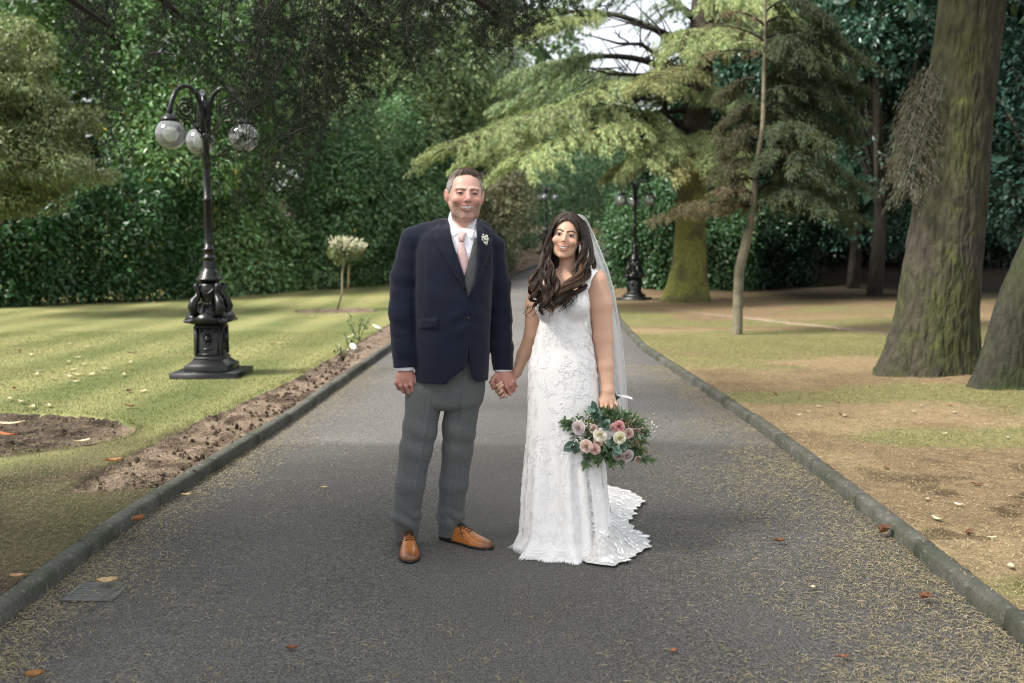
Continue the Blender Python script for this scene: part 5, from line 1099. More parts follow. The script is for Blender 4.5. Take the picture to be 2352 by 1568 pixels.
def sprig(th, z, L, a, n=6):
    r = max(np.interp(z, bz, bw), .08); s = t = 0.; cv = RNG.choice([-1, 1])*RNG.uniform(.15, .5)
    for i in range(n):
        s2, t2 = s+math.cos(a)*L/n, t+math.sin(a)*L/n
        petal(s, t, a, L/n*1.3, .0022, th, z, r, .0028)
        for sg in (-1, 1): petal(s, t, a+sg*.9, L*.24*(1-.07*i), L*.06, th, z, r, .003)
        s, t, a = s2, t2, a+cv
for i in range(300):      # bodice and hips are covered closely
    z = RNG.uniform(.70, 1.30); th = RNG.uniform(-2.0, 2.0)
    if RNG.random() > (1.0 if z > .82 else .55): continue
    if RNG.random() < .35: flower(th, z, RNG.uniform(.012, .022))
    else: sprig(th, z, RNG.uniform(.035, .075), RNG.uniform(0, 6.3), 5)
for i in range(60):
    z = RNG.uniform(.30, .75); th = RNG.uniform(-2.2, 2.2); sprig(th, z, RNG.uniform(.05, .10), RNG.choice([1.2, 1.9, -1.5])+RNG.normal(0, .4), 6)
for th in np.arange(-2.3, 2.4, .52):      # tall sprays of flowers rising from the hem
    o = RNG.normal(0, .03)
    for k in range(9):
        z = .10+k*.045+RNG.normal(0, .01); flower(th+o+RNG.normal(0, .10-.008*k), z, RNG.uniform(.018, .034)*(1-.06*k))
        sprig(th+o+RNG.normal(0, .1), z, RNG.uniform(.06, .11), 1.57+RNG.normal(0, .8), 6)
    r = .2
    for ring_ in (0, .014, .028):         # scalloped cord under each spray
        for j in range(13):
            a = math.pi*(1.08+.84*j/12); petal((.072+ring_)*math.cos(a), .105+(.085+ring_)*math.sin(a), a+math.pi/2, .026, .0032, th+o, .03, r, .004)
A = np.concatenate(PV); P = onto(A[:, 0], A[:, 1], A[:, 2])
keep = (P[:, 2] > .005)
F = np.concatenate(PF); F = F[(np.ptp(P[F], axis=1).max(1) < .06)]
mb = MB(); mb.add(P, F); mb.build('lace_applique', MAT['applique'], dress)
# eyelash fringe along the hem
mb = MB(); th = np.linspace(-2.4, 2.4, 620)
P = onto(th, np.full(620, .022), np.full(620, .0)); dr = np.stack([np.sin(th), -np.cos(th), 0*th], 1)
for i in range(620):
    L = RNG.uniform(.010, .030)*(.6+.6*abs(math.sin(th[i]*8.5))); q = P[i]; w = RNG.normal(0, .35, 3)
    e = q+dr[i]*L*.9+w*L*.5; e[2] = .003
    mid = (q+e)/2+np.array([0, 0, -.004]); sd = np.array([math.cos(th[i]), math.sin(th[i]), 0])*.0016
    mb.add([q-sd, q+sd, mid+sd*.8, mid-sd*.8, e], [np.array([[0, 1, 2, 3]]), np.array([[3, 2, 4]])])
mb.build('hem_fringe', MAT['applique'], dress)
# train
TP = [(1396, 1119), (1418, 1124), (1440, 1131), (1464, 1142), (1480, 1155), (1466, 1165), (1453, 1174), (1458, 1183), (1447, 1196), (1439, 1205), (1451, 1209), (1455, 1220), (1474, 1228), (1488, 1244), (1493, 1261), (1476, 1267), (1441, 1291), (1406, 1304), (1376, 1301), (1345, 1296), (1310, 1270), (1270, 1240), (1290, 1190), (1320, 1150), (1360, 1125)]
G = np.array([gp(u, v)[:2] for u, v in TP]); bd = []
for i in range(len(G)):
    a, b = G[i], G[(i+1) % len(G)]; k = max(2, int(np.linalg.norm(b-a)/.012)); bd += [a+(b-a)*j/k for j in range(k)]
bd = np.array(bd); nn_ = np.stack([np.roll(bd, -1, 0)[:, 1]-np.roll(bd, 1, 0)[:, 1], -(np.roll(bd, -1, 0)[:, 0]-np.roll(bd, 1, 0)[:, 0])], 1); nn_ = nrm(nn_)
bd = bd+nn_*(.006*np.sin(np.arange(len(bd))*.9)[:, None])*(bd[:, :1] > .45)
g = np.stack(np.meshgrid(np.arange(bd[:, 0].min(), bd[:, 0].max(), .012), np.arange(bd[:, 1].min(), bd[:, 1].max(), .012)), -1).reshape(-1, 2)
g = g[poly_sdf(g[:, 0], g[:, 1], bd) < -.008]
r = delaunay_2d_cdt([Vector(q) for q in np.concatenate([bd, g])], [], [list(range(len(bd)))], 1, 1e-7)
V2 = np.array([tuple(q) for q in r[0]]); F = np.array([list(q) for q in r[2]])
ed = -poly_sdf(V2[:, 0], V2[:, 1], bd); cen = np.array([b_(1300, 1200)[0], BY])
w = V2-cen; ra = np.linalg.norm(w, axis=1); an = np.arctan2(w[:, 1], w[:, 0])
hgt = .010+.035*sstep(0, .18, ed)*fbm(V2, 5, 61)+.018*sstep(.0, .12, ed)*(.5+.5*np.sin(an*6+2.2*fbm(V2, 3, 62)))+.002*fbm(V2, 30, 63)+.12*sstep(.34, .15, ra)*sstep(0, .1, ed)
mb = MB(); mb.add(np.concatenate([V2, hgt[:, None]], 1), F)
train = mb.build('train', MAT['sheer'], broot)
mb = MB()
def tz(x, y): i = np.argmin((V2[:, 0]-x)**2+(V2[:, 1]-y)**2); return hgt[i]
for i in range(240):      # lace flowers of the train
    j = RNG.integers(len(V2));
    if V2[j, 0] < .42: continue
    c = V2[j]; R = RNG.uniform(.008, .020); n = 6; a0 = RNG.uniform(0, 6)
    for q in range(n):
        a = a0+q*2*math.pi/n; d = np.array([math.cos(a), math.sin(a)]); s = np.array([-d[1], d[0]])*R*.4
        pts = [c, c+d*R*.6+s, c+d*R, c+d*R*.6-s]; z = tz(*c)
        mb.add([(*p, tz(*p)+.0025) for p in pts], np.array([[0, 3, 2, 1]]))
for i in range(len(bd)):
    if bd[i, 0] < .40: continue
    for q in range(2):
        n = nn_[i]+RNG.normal(0, .45, 2); n /= np.linalg.norm(n); L = RNG.uniform(.008, .04); s = np.array([-n[1], n[0]])*.0018; c = bd[i]+nn_[i]*-.004
        mb.add([(*(c-s), .014), (*(c+s), .014), (*(c+n*L), .004)], np.array([[0, 1, 2]]))
mb.build('train_lace', MAT['applique'], train)

# ------------------------------------------------------------------ hair of the bride
def b_cap(P):
    Q = HB.loc(P); d = HB.cran(Q)-.013; X = np.abs(Q[:, 0])
    fr = np.interp(X, [0, .02, .045, .062, .075, .10], [.088, .083, .062, .03, -.03, -.05])
    cut = np.where(Q[:, 1] < .012, fr-Q[:, 2], -.10-Q[:, 2]); d = smax(d, cut*.8, .006)
    back = ell(Q, (0, .050, -.10), (.078, .046, .16)); d = smin(d, back, .02); part = np.exp(-(Q[:, 0]/.004)**2)*(Q[:, 2] > .08); return (d+.002*part)*HB.k
V, F = mesh_sdf(lambda P: near(P, HB.c-.27, HB.c+.27, b_cap), HB.c-np.array([.15, .15, .26]), HB.c+.16, .0034)
Q = HB.loc(V); st = fbm(np.stack([Q[:, 0]*30, Q[:, 1]*150, Q[:, 2]*30], 1), 1, 71)
C = np.array([.026, .0145, .0105])[None]*(.55+.9*st)[:, None]
mb = MB(); mb.add(V, F, C); hair = mb.build('hair', MAT['hair'], broot)
GL = [[(1303, 494, -.035), (1279, 507, -.055), (1267, 530, -.066), (1262.5, 556, -.052), (1262, 585, -.062), (1272, 622, -.095), (1284, 655, -.128), (1290, 682, -.150), (1286, 702, -.152)],
      [(1305, 491, .0), (1273, 508, -.01), (1258, 540, -.01), (1253, 575, -.02), (1249, 610, -.07), (1248, 645, -.125), (1256, 675, -.155), (1252, 700, -.16), (1248, 718, -.155)],
      [(1307, 491, .05), (1274, 508, .05), (1254, 545, .045), (1246, 585, .03), (1234, 625, -.02), (1224, 655, -.08), (1220, 683, -.11), (1226, 700, -.12), (1236, 700, -.13)]]
GR = [[(1309, 494, -.035), (1327, 507, -.06), (1333, 530, -.062), (1334, 556, -.048), (1330, 590, -.052), (1316, 625, -.094), (1302, 655, -.130), (1290, 680, -.150), (1282, 694, -.156)],
      [(1310, 492, .0), (1340, 510, .0), (1350, 545, .005), (1353, 580, -.005), (1347, 612, -.055), (1326, 640, -.108), (1302, 662, -.140), (1284, 684, -.154), (1272, 706, -.154)],
      [(1310, 491, .05), (1342, 508, .055), (1357, 545, .06), (1363, 585, .055), (1361, 612, .01), (1346, 636, -.07), (1324, 655, -.118), (1302, 672, -.145), (1284, 690, -.152)],
      [(1312, 492, .09), (1344, 510, .10), (1362, 560, .11), (1370, 605, .11), (1384, 640, .105), (1394, 668, .10), (1400, 700, .10), (1402, 715, .095), (1402, 725, .09)]]
def guides(G): return [np.array([b_(*p) for p in g]) for g in G]
def strands(mb, G, n, lo, hi, rad, hl, wave=.0155):
    G = guides(G)
    nl_ = max(2, int((hi-lo)*8)); LK = [dict(ph=RNG.uniform(0, 6.3), of=RNG.normal(0, 1, 3)*np.array([.010, .006, .012]), hl=RNG.random() < hl, am=RNG.uniform(.7, 1.4), fr=RNG.uniform(17, 24), ln=RNG.uniform(.84, 1.0)) for _ in range(nl_)]
    for i in range(n):
        w = RNG.uniform(lo, hi); k_ = min(int((w-lo)/(hi-lo)*nl_), nl_-1); K = LK[k_]; wc_ = lo+(k_+.5)*(hi-lo)/nl_
        s = np.linspace(0, 1, 40); we = np.clip(wc_+(w-wc_)*(1-.55*sstep(.3, .95, s)), lo, hi); t = s*(len(G[0])-1)*K['ln']*RNG.uniform(.95, 1.0)
        def cr(g):
            idx = np.minimum(t.astype(int), len(g)-2); f = (t-idx)[:, None]; p0 = g[np.maximum(idx-1, 0)]; p1 = g[idx]; p2 = g[idx+1]; p3 = g[np.minimum(idx+2, len(g)-1)]
            return .5*((2*p1)+(-p0+p2)*f+(2*p0-5*p1+4*p2-p3)*f**2+(-p0+3*p1-3*p2+p3)*f**3)
        kk = np.minimum(we.astype(int), len(G)-2); CR = [cr(g) for g in G]; p = np.zeros((40, 3))
        for j in range(len(G)-1): m = kk == j; p[m] = (CR[j]*(1-(we-j))[:, None]+CR[j+1]*(we-j)[:, None])[m]
        amp = wave*K['am']*sstep(.30, .75, s); ju = RNG.normal(0, 1, 3); ph = K['ph']+RNG.normal(0, .16); g_ = sstep(.2, .9, s)
        p[:, 0] += amp*np.sin(s*K['fr']+ph)+(K['of'][0]+ju[0]*.0035)*g_; p[:, 1] += amp*.9*np.cos(s*K['fr']+ph)+(K['of'][1]+ju[1]*.005)*(.15+g_); p[:, 2] += K['of'][2]*g_+ju[2]*.003*g_
        q = HB.loc(p); ins = HB.cran(q); bad = (ins < .012) & (q[:, 2] > -.02); nr_ = nrm(q-np.array([0, .018, .036])); q[bad] += nr_[bad]*(.014-ins[bad])[:, None]; p = np.where(bad[:, None], HB.wor(q), p)
        r = rad*RNG.uniform(.7, 1.3)*np.interp(s, [0, .1, .8, 1], [.7, 1, .85, .12])
        dk = np.array([.024, .0135, .0095])*RNG.uniform(.6, 1.5); lt = np.array([.165, .092, .050])*RNG.uniform(.5, 1.2)
        h = (1.0 if K['hl'] and RNG.random() < .75 else .12)*sstep(.28, .7, s)*RNG.uniform(.4, 1)
        tube(mb, p, r, 5, dk*(1-h[:, None])+lt*h[:, None], caps=False)
mb = MB()
strands(mb, GL, 620, 0, 1.999, .0019, .40); strands(mb, GR, 640, 0, 1.999, .0019, .34)
for i in range(60):      # loose curled ends and flyaways
    g = GL[RNG.integers(3)] if RNG.random() < .5 else GR[RNG.integers(3)]
    e = b_(*g[-2])+RNG.normal(0, .010, 3)*np.array([1, .3, 1]); s = np.linspace(0, 1, 16); a = RNG.uniform(0, 6); R = RNG.uniform(.010, .022)
    p = e+np.stack([R*np.sin(s*5+a)-R*math.sin(a), -.01-0*s, -s*RNG.uniform(.02, .07)+.01*np.cos(s*5+a)], 1)
    tube(mb, p, .0022*(1-.8*s), 5, np.array([.02, .012, .009]), caps=False)
mb.build('hair_strands', MAT['hair'], hair)

# ------------------------------------------------------------------ veil
vm = bpy.data.materials.new('tulle'); vm.use_nodes = True; t = vm.node_tree; N = t.nodes; L = t.links; N.clear()
o_ = N.new('ShaderNodeOutputMaterial'); tr = N.new('ShaderNodeBsdfTransparent'); df = N.new('ShaderNodeBsdfDiffuse'); tl = N.new('ShaderNodeBsdfTranslucent'); a1 = N.new('ShaderNodeMixShader'); a2 = N.new('ShaderNodeMixShader')
df.inputs[0].default_value = (.86, .86, .87, 1); tl.inputs[0].default_value = (.86, .86, .87, 1); a1.inputs[0].default_value = .45; L.new(df.outputs[0], a1.inputs[1]); L.new(tl.outputs[0], a1.inputs[2])
lw = N.new('ShaderNodeLayerWeight'); lw.inputs[0].default_value = .35; mr = N.new('ShaderNodeMapRange'); mr.inputs[3].default_value = .36; mr.inputs[4].default_value = .85; L.new(lw.outputs['Facing'], mr.inputs[0]); L.new(mr.outputs[0], a2.inputs[0])
L.new(tr.outputs[0], a2.inputs[1]); L.new(a1.outputs[0], a2.inputs[2]); L.new(a2.outputs[0], o_.inputs[0])
mb = MB(); RT = [(1334, 492, .075), (1347, 503, .10), (1362, 535, .12), (1379, 575, .13), (1396, 618, .14), (1409, 665, .14), (1418, 715, .14), (1428, 775, .15), (1434, 840, .16), (1439, 900, .17), (1441, 965, .18), (1436, 1040, .20)]
LT = [(1318, 490, .07), (1305, 505, .125), (1300, 540, .15), (1300, 580, .17), (1302, 620, .19), (1306, 660, .21), (1310, 710, .22), (1315, 770, .24), (1320, 840, .26), (1325, 900, .28), (1330, 965, .30), (1335, 1040, .32)]
A = np.array([b_(*p) for p in RT]); B = np.array([b_(*p) for p in LT]); t = np.linspace(0, len(A)-1, 70); A = np.stack([np.interp(t, range(len(A)), A[:, i]) for i in range(3)], 1); B = np.stack([np.interp(t, range(len(B)), B[:, i]) for i in range(3)], 1)
for ly in (0, 1):
    s = np.linspace(0, 1, 56)[None, :, None]; P = A[:, None]*(1-s)+B[:, None]*s; tt = np.linspace(0, 1, 70)[:, None]
    fold = np.sin(s[..., 0]*26+ly*1.3+tt*1.5)*(.004+.022*sstep(0, .35, tt)); P[..., 1] += fold+.03*ly*sstep(0, .3, tt)+.03*np.sin(np.pi*s[..., 0]); P[..., 0] += .4*fold*(s[..., 0] > .03)-.012*ly
    i = np.arange(69)[:, None]*56; j = np.arange(55)[None]; mb.add(P.reshape(-1, 3), np.stack([i+j, i+j+1, i+57+j, i+56+j], -1).reshape(-1, 4))
mb.build('veil', vm, broot)
mb = MB(); tube(mb, A[1:], .0013, 5); 
for i in range(26): k = RNG.integers(4, 60); s = RNG.uniform(0, .3); ball(mb, A[k]*(1-s)+B[k]*s+np.array([0, -.006, 0]), .0022, 6, 4)
mb.build('veil_edge', MAT['applique'], broot.children[-1] if False else bpy.data.objects['veil'])

# ------------------------------------------------------------------ bouquet
BC = b_(1398, 992, -.10)
bq = thing('bouquet', BC, 'bouquet of pink, mauve and white roses with eucalyptus hanging from the hand of the bride', 'bouquet')
MAT['petal'] = mat('flower_petal', attr=True, rough=.6, spec=.25, transl=.25)
MAT['leaf'] = mat('leaf', attr=True, rough=.45, spec=.35, transl=.22)
def quadleaf(mb, p, d, n, L, w, col, bend=.15, k=5):
    d = nrm(d); n = nrm(n-d*np.dot(n, d)); s = np.cross(d, n); t = np.linspace(0, 1, k); prof_ = np.sin(np.pi*np.clip(t*.93+.05, 0, 1))**.8; V = []
    for i in range(k):
        c = p+d*L*t[i]+n*(-bend*L*t[i]**2); V += [c-s*w*prof_[i]+n*w*.25*prof_[i], c, c+s*w*prof_[i]+n*w*.25*prof_[i]]
    F = []
    for i in range(k-1): F += [[i*3, i*3+1, i*3+4, i*3+3], [i*3+1, i*3+2, i*3+5, i*3+4]]
    mb.add(V, np.array(F), col)
def rose(name, u, v, dy, R, col, parent, face=None):
    R = R*.66; c = b_(u, v, dy); ax = nrm(np.array([0, -1., .15]) if face is None else np.array(face, float)); e1 = nrm(np.cross(ax, [0, 0, 1.])); e2 = np.cross(ax, e1)
    mb = MB(); col = np.asarray(col, float)
    for ly, (n, rr, open_, hgt_) in enumerate(((3, .24, .0, .80), (4, .40, .06, .78), (5, .58, .15, .70), (5, .78, .32, .56), (6, 1.0, .60, .32))):
        for i in range(n):
            a = 2*math.pi*i/n+ly*.9+RNG.normal(0, .12); nu, nv = 7, 5; V = []
            for iv in range(nv):
                h = iv/(nv-1)
                for iu in range(nu):
                    q = (iu/(nu-1)-.5)*2; an = a+q*(math.pi/n)*1.25
                    rad = R*rr*(.35+.65*h**.7)*(1+open_*.35*h*h)*(1-.1*q*q); z = R*(hgt_*h*(1-.22*q*q)-.12*open_*h**3*2.2)-R*.1*ly
                    V.append(c+(e1*math.cos(an)+e2*math.sin(an))*rad+ax*(z+R*.25))
            i0 = np.arange(nv-1)[:, None]*nu; j0 = np.arange(nu-1)[None]
            mb.add(V, np.stack([i0+j0, i0+j0+1, i0+nu+j0+1, i0+nu+j0], -1).reshape(-1, 4), col*RNG.uniform(.88, 1.06)*(.9+.05*ly))
    ball(mb, c+ax*R*.42, R*.22, 8, 6, col*.9)
    return mb.build(name, MAT['petal'], parent)
WH, BL, MV, PK, DP = (.82, .77, .72), (.78, .62, .60), (.70, .60, .66), (.74, .52, .53), (.62, .32, .36)
for a in (('rose', 1378, 998, -.21, .042, WH), ('rose', 1328, 982, -.17, .044, MV), ('rose', 1423, 1005, -.21, .040, (.76, .72, .60)), ('rose', 1346, 1024, -.19, .042, BL), ('rose', 1366, 1032, -.19, .034, PK),
          ('carnation', 1421, 979, -.19, .036, DP), ('carnation', 1408, 982, -.19, .028, PK), ('rose', 1441, 1046, -.15, .040, MV), ('rose', 1420, 1046, -.16, .034, (.60, .46, .50)), ('carnation', 1444, 995, -.17, .032, PK), ('rose', 1363, 985, -.16, .03, BL), ('rose', 1464, 1055, -.11, .026, (.7, .56, .5)), ('carnation', 1373, 1015, -.18, .028, PK)):
    u, v = a[1], a[2]; rose(a[0], *a[1:], bq, face=((u-1398)/150., -1, -(v-996)/150.+.1))
mb = MB()      # narrow willow-like leaves radiating
for i in range(680):
    a = RNG.uniform(0, 2*math.pi); r = RNG.uniform(.25, 1.0)**.7; u = 1398+math.cos(a)*r*80; v = 998+math.sin(a)*r*48; p = b_(u, v, -.09-.06*(1-r)+RNG.uniform(-.03, .05))
    d = np.array([math.cos(a)+RNG.normal(0, .5), -.45+RNG.normal(0, .4), -math.sin(a)+RNG.normal(0, .5)]); g = RNG.uniform(.6, 1.3)
    quadleaf(mb, p, d, RNG.normal(0, .5, 3)+np.array([0, -1, .6]), RNG.uniform(.03, .06), RNG.uniform(.005, .009), np.array([.125, .180, .100])*g, RNG.uniform(-.1, .4))
mb.build('olive_leaves', MAT['leaf'], bq)
def sprigs(name, rows, col, L, w, n, rd=False):
    mb = MB()
    for (u0, v0, d0), (u1, v1, d1) in rows:
        a, b = b_(u0, v0, d0), b_(u1, v1, d1); s = np.linspace(0, 1, 8)[:, None]; pt = a+(b-a)*s+np.array([0, 0, .012])*np.sin(s*3.1); tube(mb, pt, .0014, 4, np.array([.05, .06, .03]), caps=False)
        for i in range(n):
            f = RNG.uniform(.15, 1); p = a+(b-a)*f; d = nrm(b-a)*.6+RNG.normal(0, .6, 3); d[1] -= .25
            quadleaf(mb, p, d, np.array([0, -1, .5])+RNG.normal(0, .4, 3), L*RNG.uniform(.7, 1.2), w*RNG.uniform(.8, 1.2), np.asarray(col)*RNG.uniform(.65, 1.3), .15)
    return mb.build(name, MAT['leaf'], bq)
sprigs('eucalyptus', [((1385, 975, -.12), (1358, 930, -.17)), ((1380, 965, -.12), (1362, 948, -.19)), ((1400, 1000, -.14), (1412, 1030, -.22)), ((1405, 1005, -.14), (1430, 1028, -.2)), ((1350, 1000, -.1), (1308, 1022, -.15)), ((1345, 1005, -.1), (1318, 1030, -.15)), ((1400, 985, -.13), (1385, 975, -.2))], (.13, .205, .165), .042, .019, 13)
sprigs('foliage_sprigs', [((1330, 975, -.12), (1294, 966, -.14)), ((1325, 980, -.1), (1302, 978, -.15)), ((1440, 1030, -.1), (1497, 1060, -.08)), ((1430, 1035, -.1), (1480, 1058, -.1)), ((1365, 1030, -.12), (1342, 1066, -.15)), ((1395, 1030, -.13), (1404, 1068, -.16)), ((1402, 1030, -.13), (1424, 1062, -.15)), ((1380, 1025, -.13), (1374, 1056, -.16)), ((1400, 960, -.12), (1432, 950, -.12)), ((1405, 955, -.12), (1392, 943, -.13)), ((1420, 960, -.1), (1450, 965, -.1)), ((1340, 960, -.1), (1318, 958, -.12)), ((1440, 965, -.1), (1470, 975, -.08)), ((1440, 1010, -.1), (1468, 1030, -.1))], (.095, .155, .070), .036, .0062, 26)
mb = MB()      # pink plumes and cream stock
for (u0, v0, u1, v1, cl) in ((1440, 985, 1482, 985, (.66, .44, .40)), (1438, 990, 1478, 998, (.70, .50, .45)), (1430, 975, 1462, 962, (.50, .36, .20)), (1352, 985, 1346, 1008, (.72, .58, .40)), (1358, 975, 1368, 968, (.5, .42, .16)), (1380, 1010, 1384, 1034, (.72, .66, .40)), (1450, 1010, 1488, 1042, (.42, .32, .16)), (1446, 1005, 1476, 1030, (.46, .36, .2)), (1430, 985, 1438, 1000, (.66, .48, .3))):
    for i in range(90):
        f = RNG.uniform(0, 1); p = b_(u0+(u1-u0)*f, v0+(v1-v0)*f, -.14+.04*f)+RNG.normal(0, .011*(1.15-f), 3); ball(mb, p, RNG.uniform(.0022, .0042), 5, 4, np.asarray(cl)*RNG.uniform(.8, 1.15))
mb.build('plume', MAT['petal'], bq)
mb = MB()
for i in range(120):
    if i < 60: u, v, dy = RNG.normal(1489, 8), RNG.normal(992, 13), -.08+RNG.normal(0, .02)
    else: u, v = [(1330, 963), (1356, 957), (1336, 1010), (1326, 1014), (1350, 975)][i % 5]; u += RNG.normal(0, 6); v += RNG.normal(0, 5); dy = -.17+RNG.normal(0, .01)
    p = b_(u, v, dy); ball(mb, p, RNG.uniform(.0024, .0042), 6, 4, (.82, .82, .78))
    if i < 60: tube(mb, [b_(1450, 1000, -.09), (p+b_(1468, 998, -.09))/2+RNG.normal(0, .004, 3), p], .0005, 3, (.2, .25, .12), caps=False)
mb.build('baby_breath', MAT['petal'], bq)
mb = MB()
for i in range(9):
    a = b_(1402+RNG.normal(0, 3), 960+RNG.normal(0, 3), -.08); c = b_(1400+RNG.normal(0, 2.5), 930+RNG.normal(0, 2), -.032); e = b_(1420+RNG.normal(0, 3), 906+RNG.normal(0, 3), -.01)
    tube(mb, [a, c, e], .0028, 5, (.05, .07, .025))
mb.build('stems', MAT['leaf'], bq)
mb = MB()
def ribbon(pts, w):
    P = np.array([b_(*p) for p in pts]); t = np.linspace(0, len(P)-1, 16); P = np.stack([np.interp(t, range(len(P)), P[:, i]) for i in range(3)], 1)
    Q = np.concatenate([P-np.array([0, 0, w]), P+np.array([0, .003, w])]); i = np.arange(15); mb.add(Q, np.stack([i, i+1, i+17, i+16], 1))
ribbon([(1416, 906, -.02), (1428, 909, -.03), (1440, 911, -.03), (1452, 915, -.03)], .005); ribbon([(1418, 912, -.01), (1424, 930, .0), (1430, 948, .0), (1432, 958, .0)], .008)
mb.build('ribbon', MAT['shirt'], bq)

# buttonhole flower on the jacket
bc = front_y(m_outer, 1112, 560)+np.array([0, -.012, 0])
bt = thing('buttonhole_flower', bc, 'small white flower sprig pinned on the lapel of the navy jacket', 'buttonhole')
mb = MB()
for i in range(110):
    u, v = RNG.normal(0, 1, 2); u = 1112+u*4.0; v = 552+v*5.2
    p = front_y(m_outer, 1112, 556); q = at(u, v, p[1]-.02+RNG.normal(0, .006)); ball(mb, q, RNG.uniform(.0034, .0056), 6, 5, np.array([.80, .80, .76])*RNG.uniform(.85, 1))
    if i % 2: tube(mb, [at(1107, 572, p[1]-.012), (q+at(1108, 568, p[1]-.014))/2+RNG.normal(0, .002, 3), q], .0006, 3, (.25, .30, .13), caps=False)
mb.build('flower_heads', MAT['petal'], bt)
mb = MB()
for i in range(5): tube(mb, [at(1108+i*.5, 566, bc[1]-.004), at(1105.5+i*.5, 573, bc[1]-.006), at(1102.5+i*.6, 580, bc[1]-.004)], .0022, 5, (.42, .36, .20))
mb.build('stem', MAT['leaf'], bt)
# ================================================================== LAMP POSTS AND SMALL THINGS
M_IRON = mat('black_iron', (.006, .0065, .007), rough=.33, spec=.4, coat=.0, bump=[('noise', 30, .12, .006)])
gm = bpy.data.materials.new('globe_glass'); gm.use_nodes = True; t = gm.node_tree; N = t.nodes; L = t.links; N.clear()
o_ = N.new('ShaderNodeOutputMaterial'); tr = N.new('ShaderNodeBsdfTransparent'); gl = N.new('ShaderNodeBsdfGlossy'); df = N.new('ShaderNodeBsdfTranslucent'); d2 = N.new('ShaderNodeBsdfDiffuse'); m1 = N.new('ShaderNodeMixShader'); m2 = N.new('ShaderNodeMixShader'); m3 = N.new('ShaderNodeMixShader'); fr = N.new('ShaderNodeFresnel')
gl.inputs[1].default_value = .03; df.inputs[0].default_value = (.85, .88, .9, 1); d2.inputs[0].default_value = (.8, .83, .85, 1); m3.inputs[0].default_value = .5; m1.inputs[0].default_value = .30; fr.inputs[0].default_value = 2.0
L.new(df.outputs[0], m3.inputs[1]); L.new(d2.outputs[0], m3.inputs[2]); L.new(tr.outputs[0], m1.inputs[1]); L.new(m3.outputs[0], m1.inputs[2]); L.new(fr.outputs[0], m2.inputs[0]); L.new(m1.outputs[0], m2.inputs[1]); L.new(gl.outputs[0], m2.inputs[2]); L.new(m2.outputs[0], o_.inputs[0])
lamp = thing('lamp_post', (0, 0, 0), 'ornate black iron lamp post with glass globes standing on the lawn at left', 'lamp post', 'ornate lamp posts of the drive')
mb = MB(); frus(mb, .36, .36, -.04, .062, bev=.012); mb.build('base_plate', M_IRON, lamp, smooth=False)
mb = MB(); frus(mb, .235, .235, .062, .135); frus(mb, .215, .165, .135, .185); frus(mb, .160, .160, .185, .215)
frus(mb, .145, .140, .215, .575); mb.build('plinth', M_IRON, lamp, smooth=False); pl_ = bpy.data.objects['plinth']
mb = MB()
for q in range(4):
    c_, s_ = math.cos(q*math.pi/2), math.sin(q*math.pi/2)
    def rp(x, y, z): return (x*c_-y*s_, x*s_+y*c_, z)
    for x0, x1, z0, z1 in ((-.115, .115, .235, .250), (-.115, .115, .535, .552), (-.125, -.108, .235, .552), (.108, .125, .235, .552)):     # raised panel frame
        V = [rp(x, y, z) for x in (x0, x1) for y in (-.156, -.138) for z in (z0, z1)]; mb.add(V, np.array([[0, 1, 5, 4], [0, 2, 3, 1], [4, 5, 7, 6], [1, 3, 7, 5], [0, 4, 6, 2]]))
    ball(mb, rp(0, -.150, .415), (.034, .034, .040), 10, 7); ball(mb, rp(0, -.176, .408), (.016, .02, .016), 8, 5)      # lion mask: head, muzzle, mane
    for a in np.arange(0, 6.28, .7): ball(mb, rp(.043*math.cos(a), -.146, .418+.047*math.sin(a)), .016, 6, 4)
    tube(mb, [rp(.022*math.cos(a), -.180, .376+.022*math.sin(a)) for a in np.linspace(math.pi, 2*math.pi, 8)], .0045, 5); ball(mb, rp(0, -.145, .30), (.06, .012, .014), 10, 5)
    for sx in (-1, 1): ball(mb, rp(sx*.075, -.147, .51), (.022, .016, .022), 8, 5)
mb.build('lion_mask', M_IRON, pl_)
mb = MB(); frus(mb, .165, .225, .575, .60); frus(mb, .232, .232, .600, .622); frus(mb, .20, .155, .622, .645)
for q in range(4):      # a small gable on every face
    c_, s_ = math.cos(q*math.pi/2), math.sin(q*math.pi/2)
    V = [(x*c_-y*s_, x*s_+y*c_, z) for x, y, z in ((-.17, -.245, .605), (.17, -.245, .605), (0, -.245, .705), (-.17, -.10, .605), (.17, -.10, .605), (0, -.10, .705))]; mb.add(V, [np.array([[0, 3, 5, 2], [1, 2, 5, 4], [0, 1, 4, 3]]), np.array([[0, 2, 1], [3, 4, 5]])])
mb.build('cornice', M_IRON, lamp, smooth=False)
mb = MB(); lathe(mb, [(.12, .64), (.135, .67), (.12, .70), (.105, .74), (.10, .80), (.115, .86), (.13, .92), (.125, .99), (.10, 1.03)], n=20)
for q in range(4):      # bulging acanthus scrolls at the corners
    a = math.pi/4+q*math.pi/2; d = np.array([math.cos(a), math.sin(a)])
    tube(mb, [(*(d*r), z) for r, z in ((.15, .665), (.20, .70), (.215, .76), (.19, .83), (.15, .87), (.14, .93), (.165, .985), (.15, 1.02))], [.03, .045, .055, .048, .035, .03, .035, .02], 8); ball(mb, (*(d*.205), .70), .045, 8, 6); ball(mb, (*(d*.165), .985), .03, 8, 6)
    b = q*math.pi/2; tube(mb, [(math.cos(b+s)*.128, math.sin(b+s)*.128, .95-.05*math.cos(s*3)) for s in np.linspace(-.7, .7, 9)], .012, 5)
    for x in (-.03, 0, .03): ball(mb, (math.cos(b)*.115-math.sin(b)*x, math.sin(b)*.115+math.cos(b)*x, .78), (.012, .012, .03), 6, 5)
mb.build('scroll_urn', M_IRON, lamp)
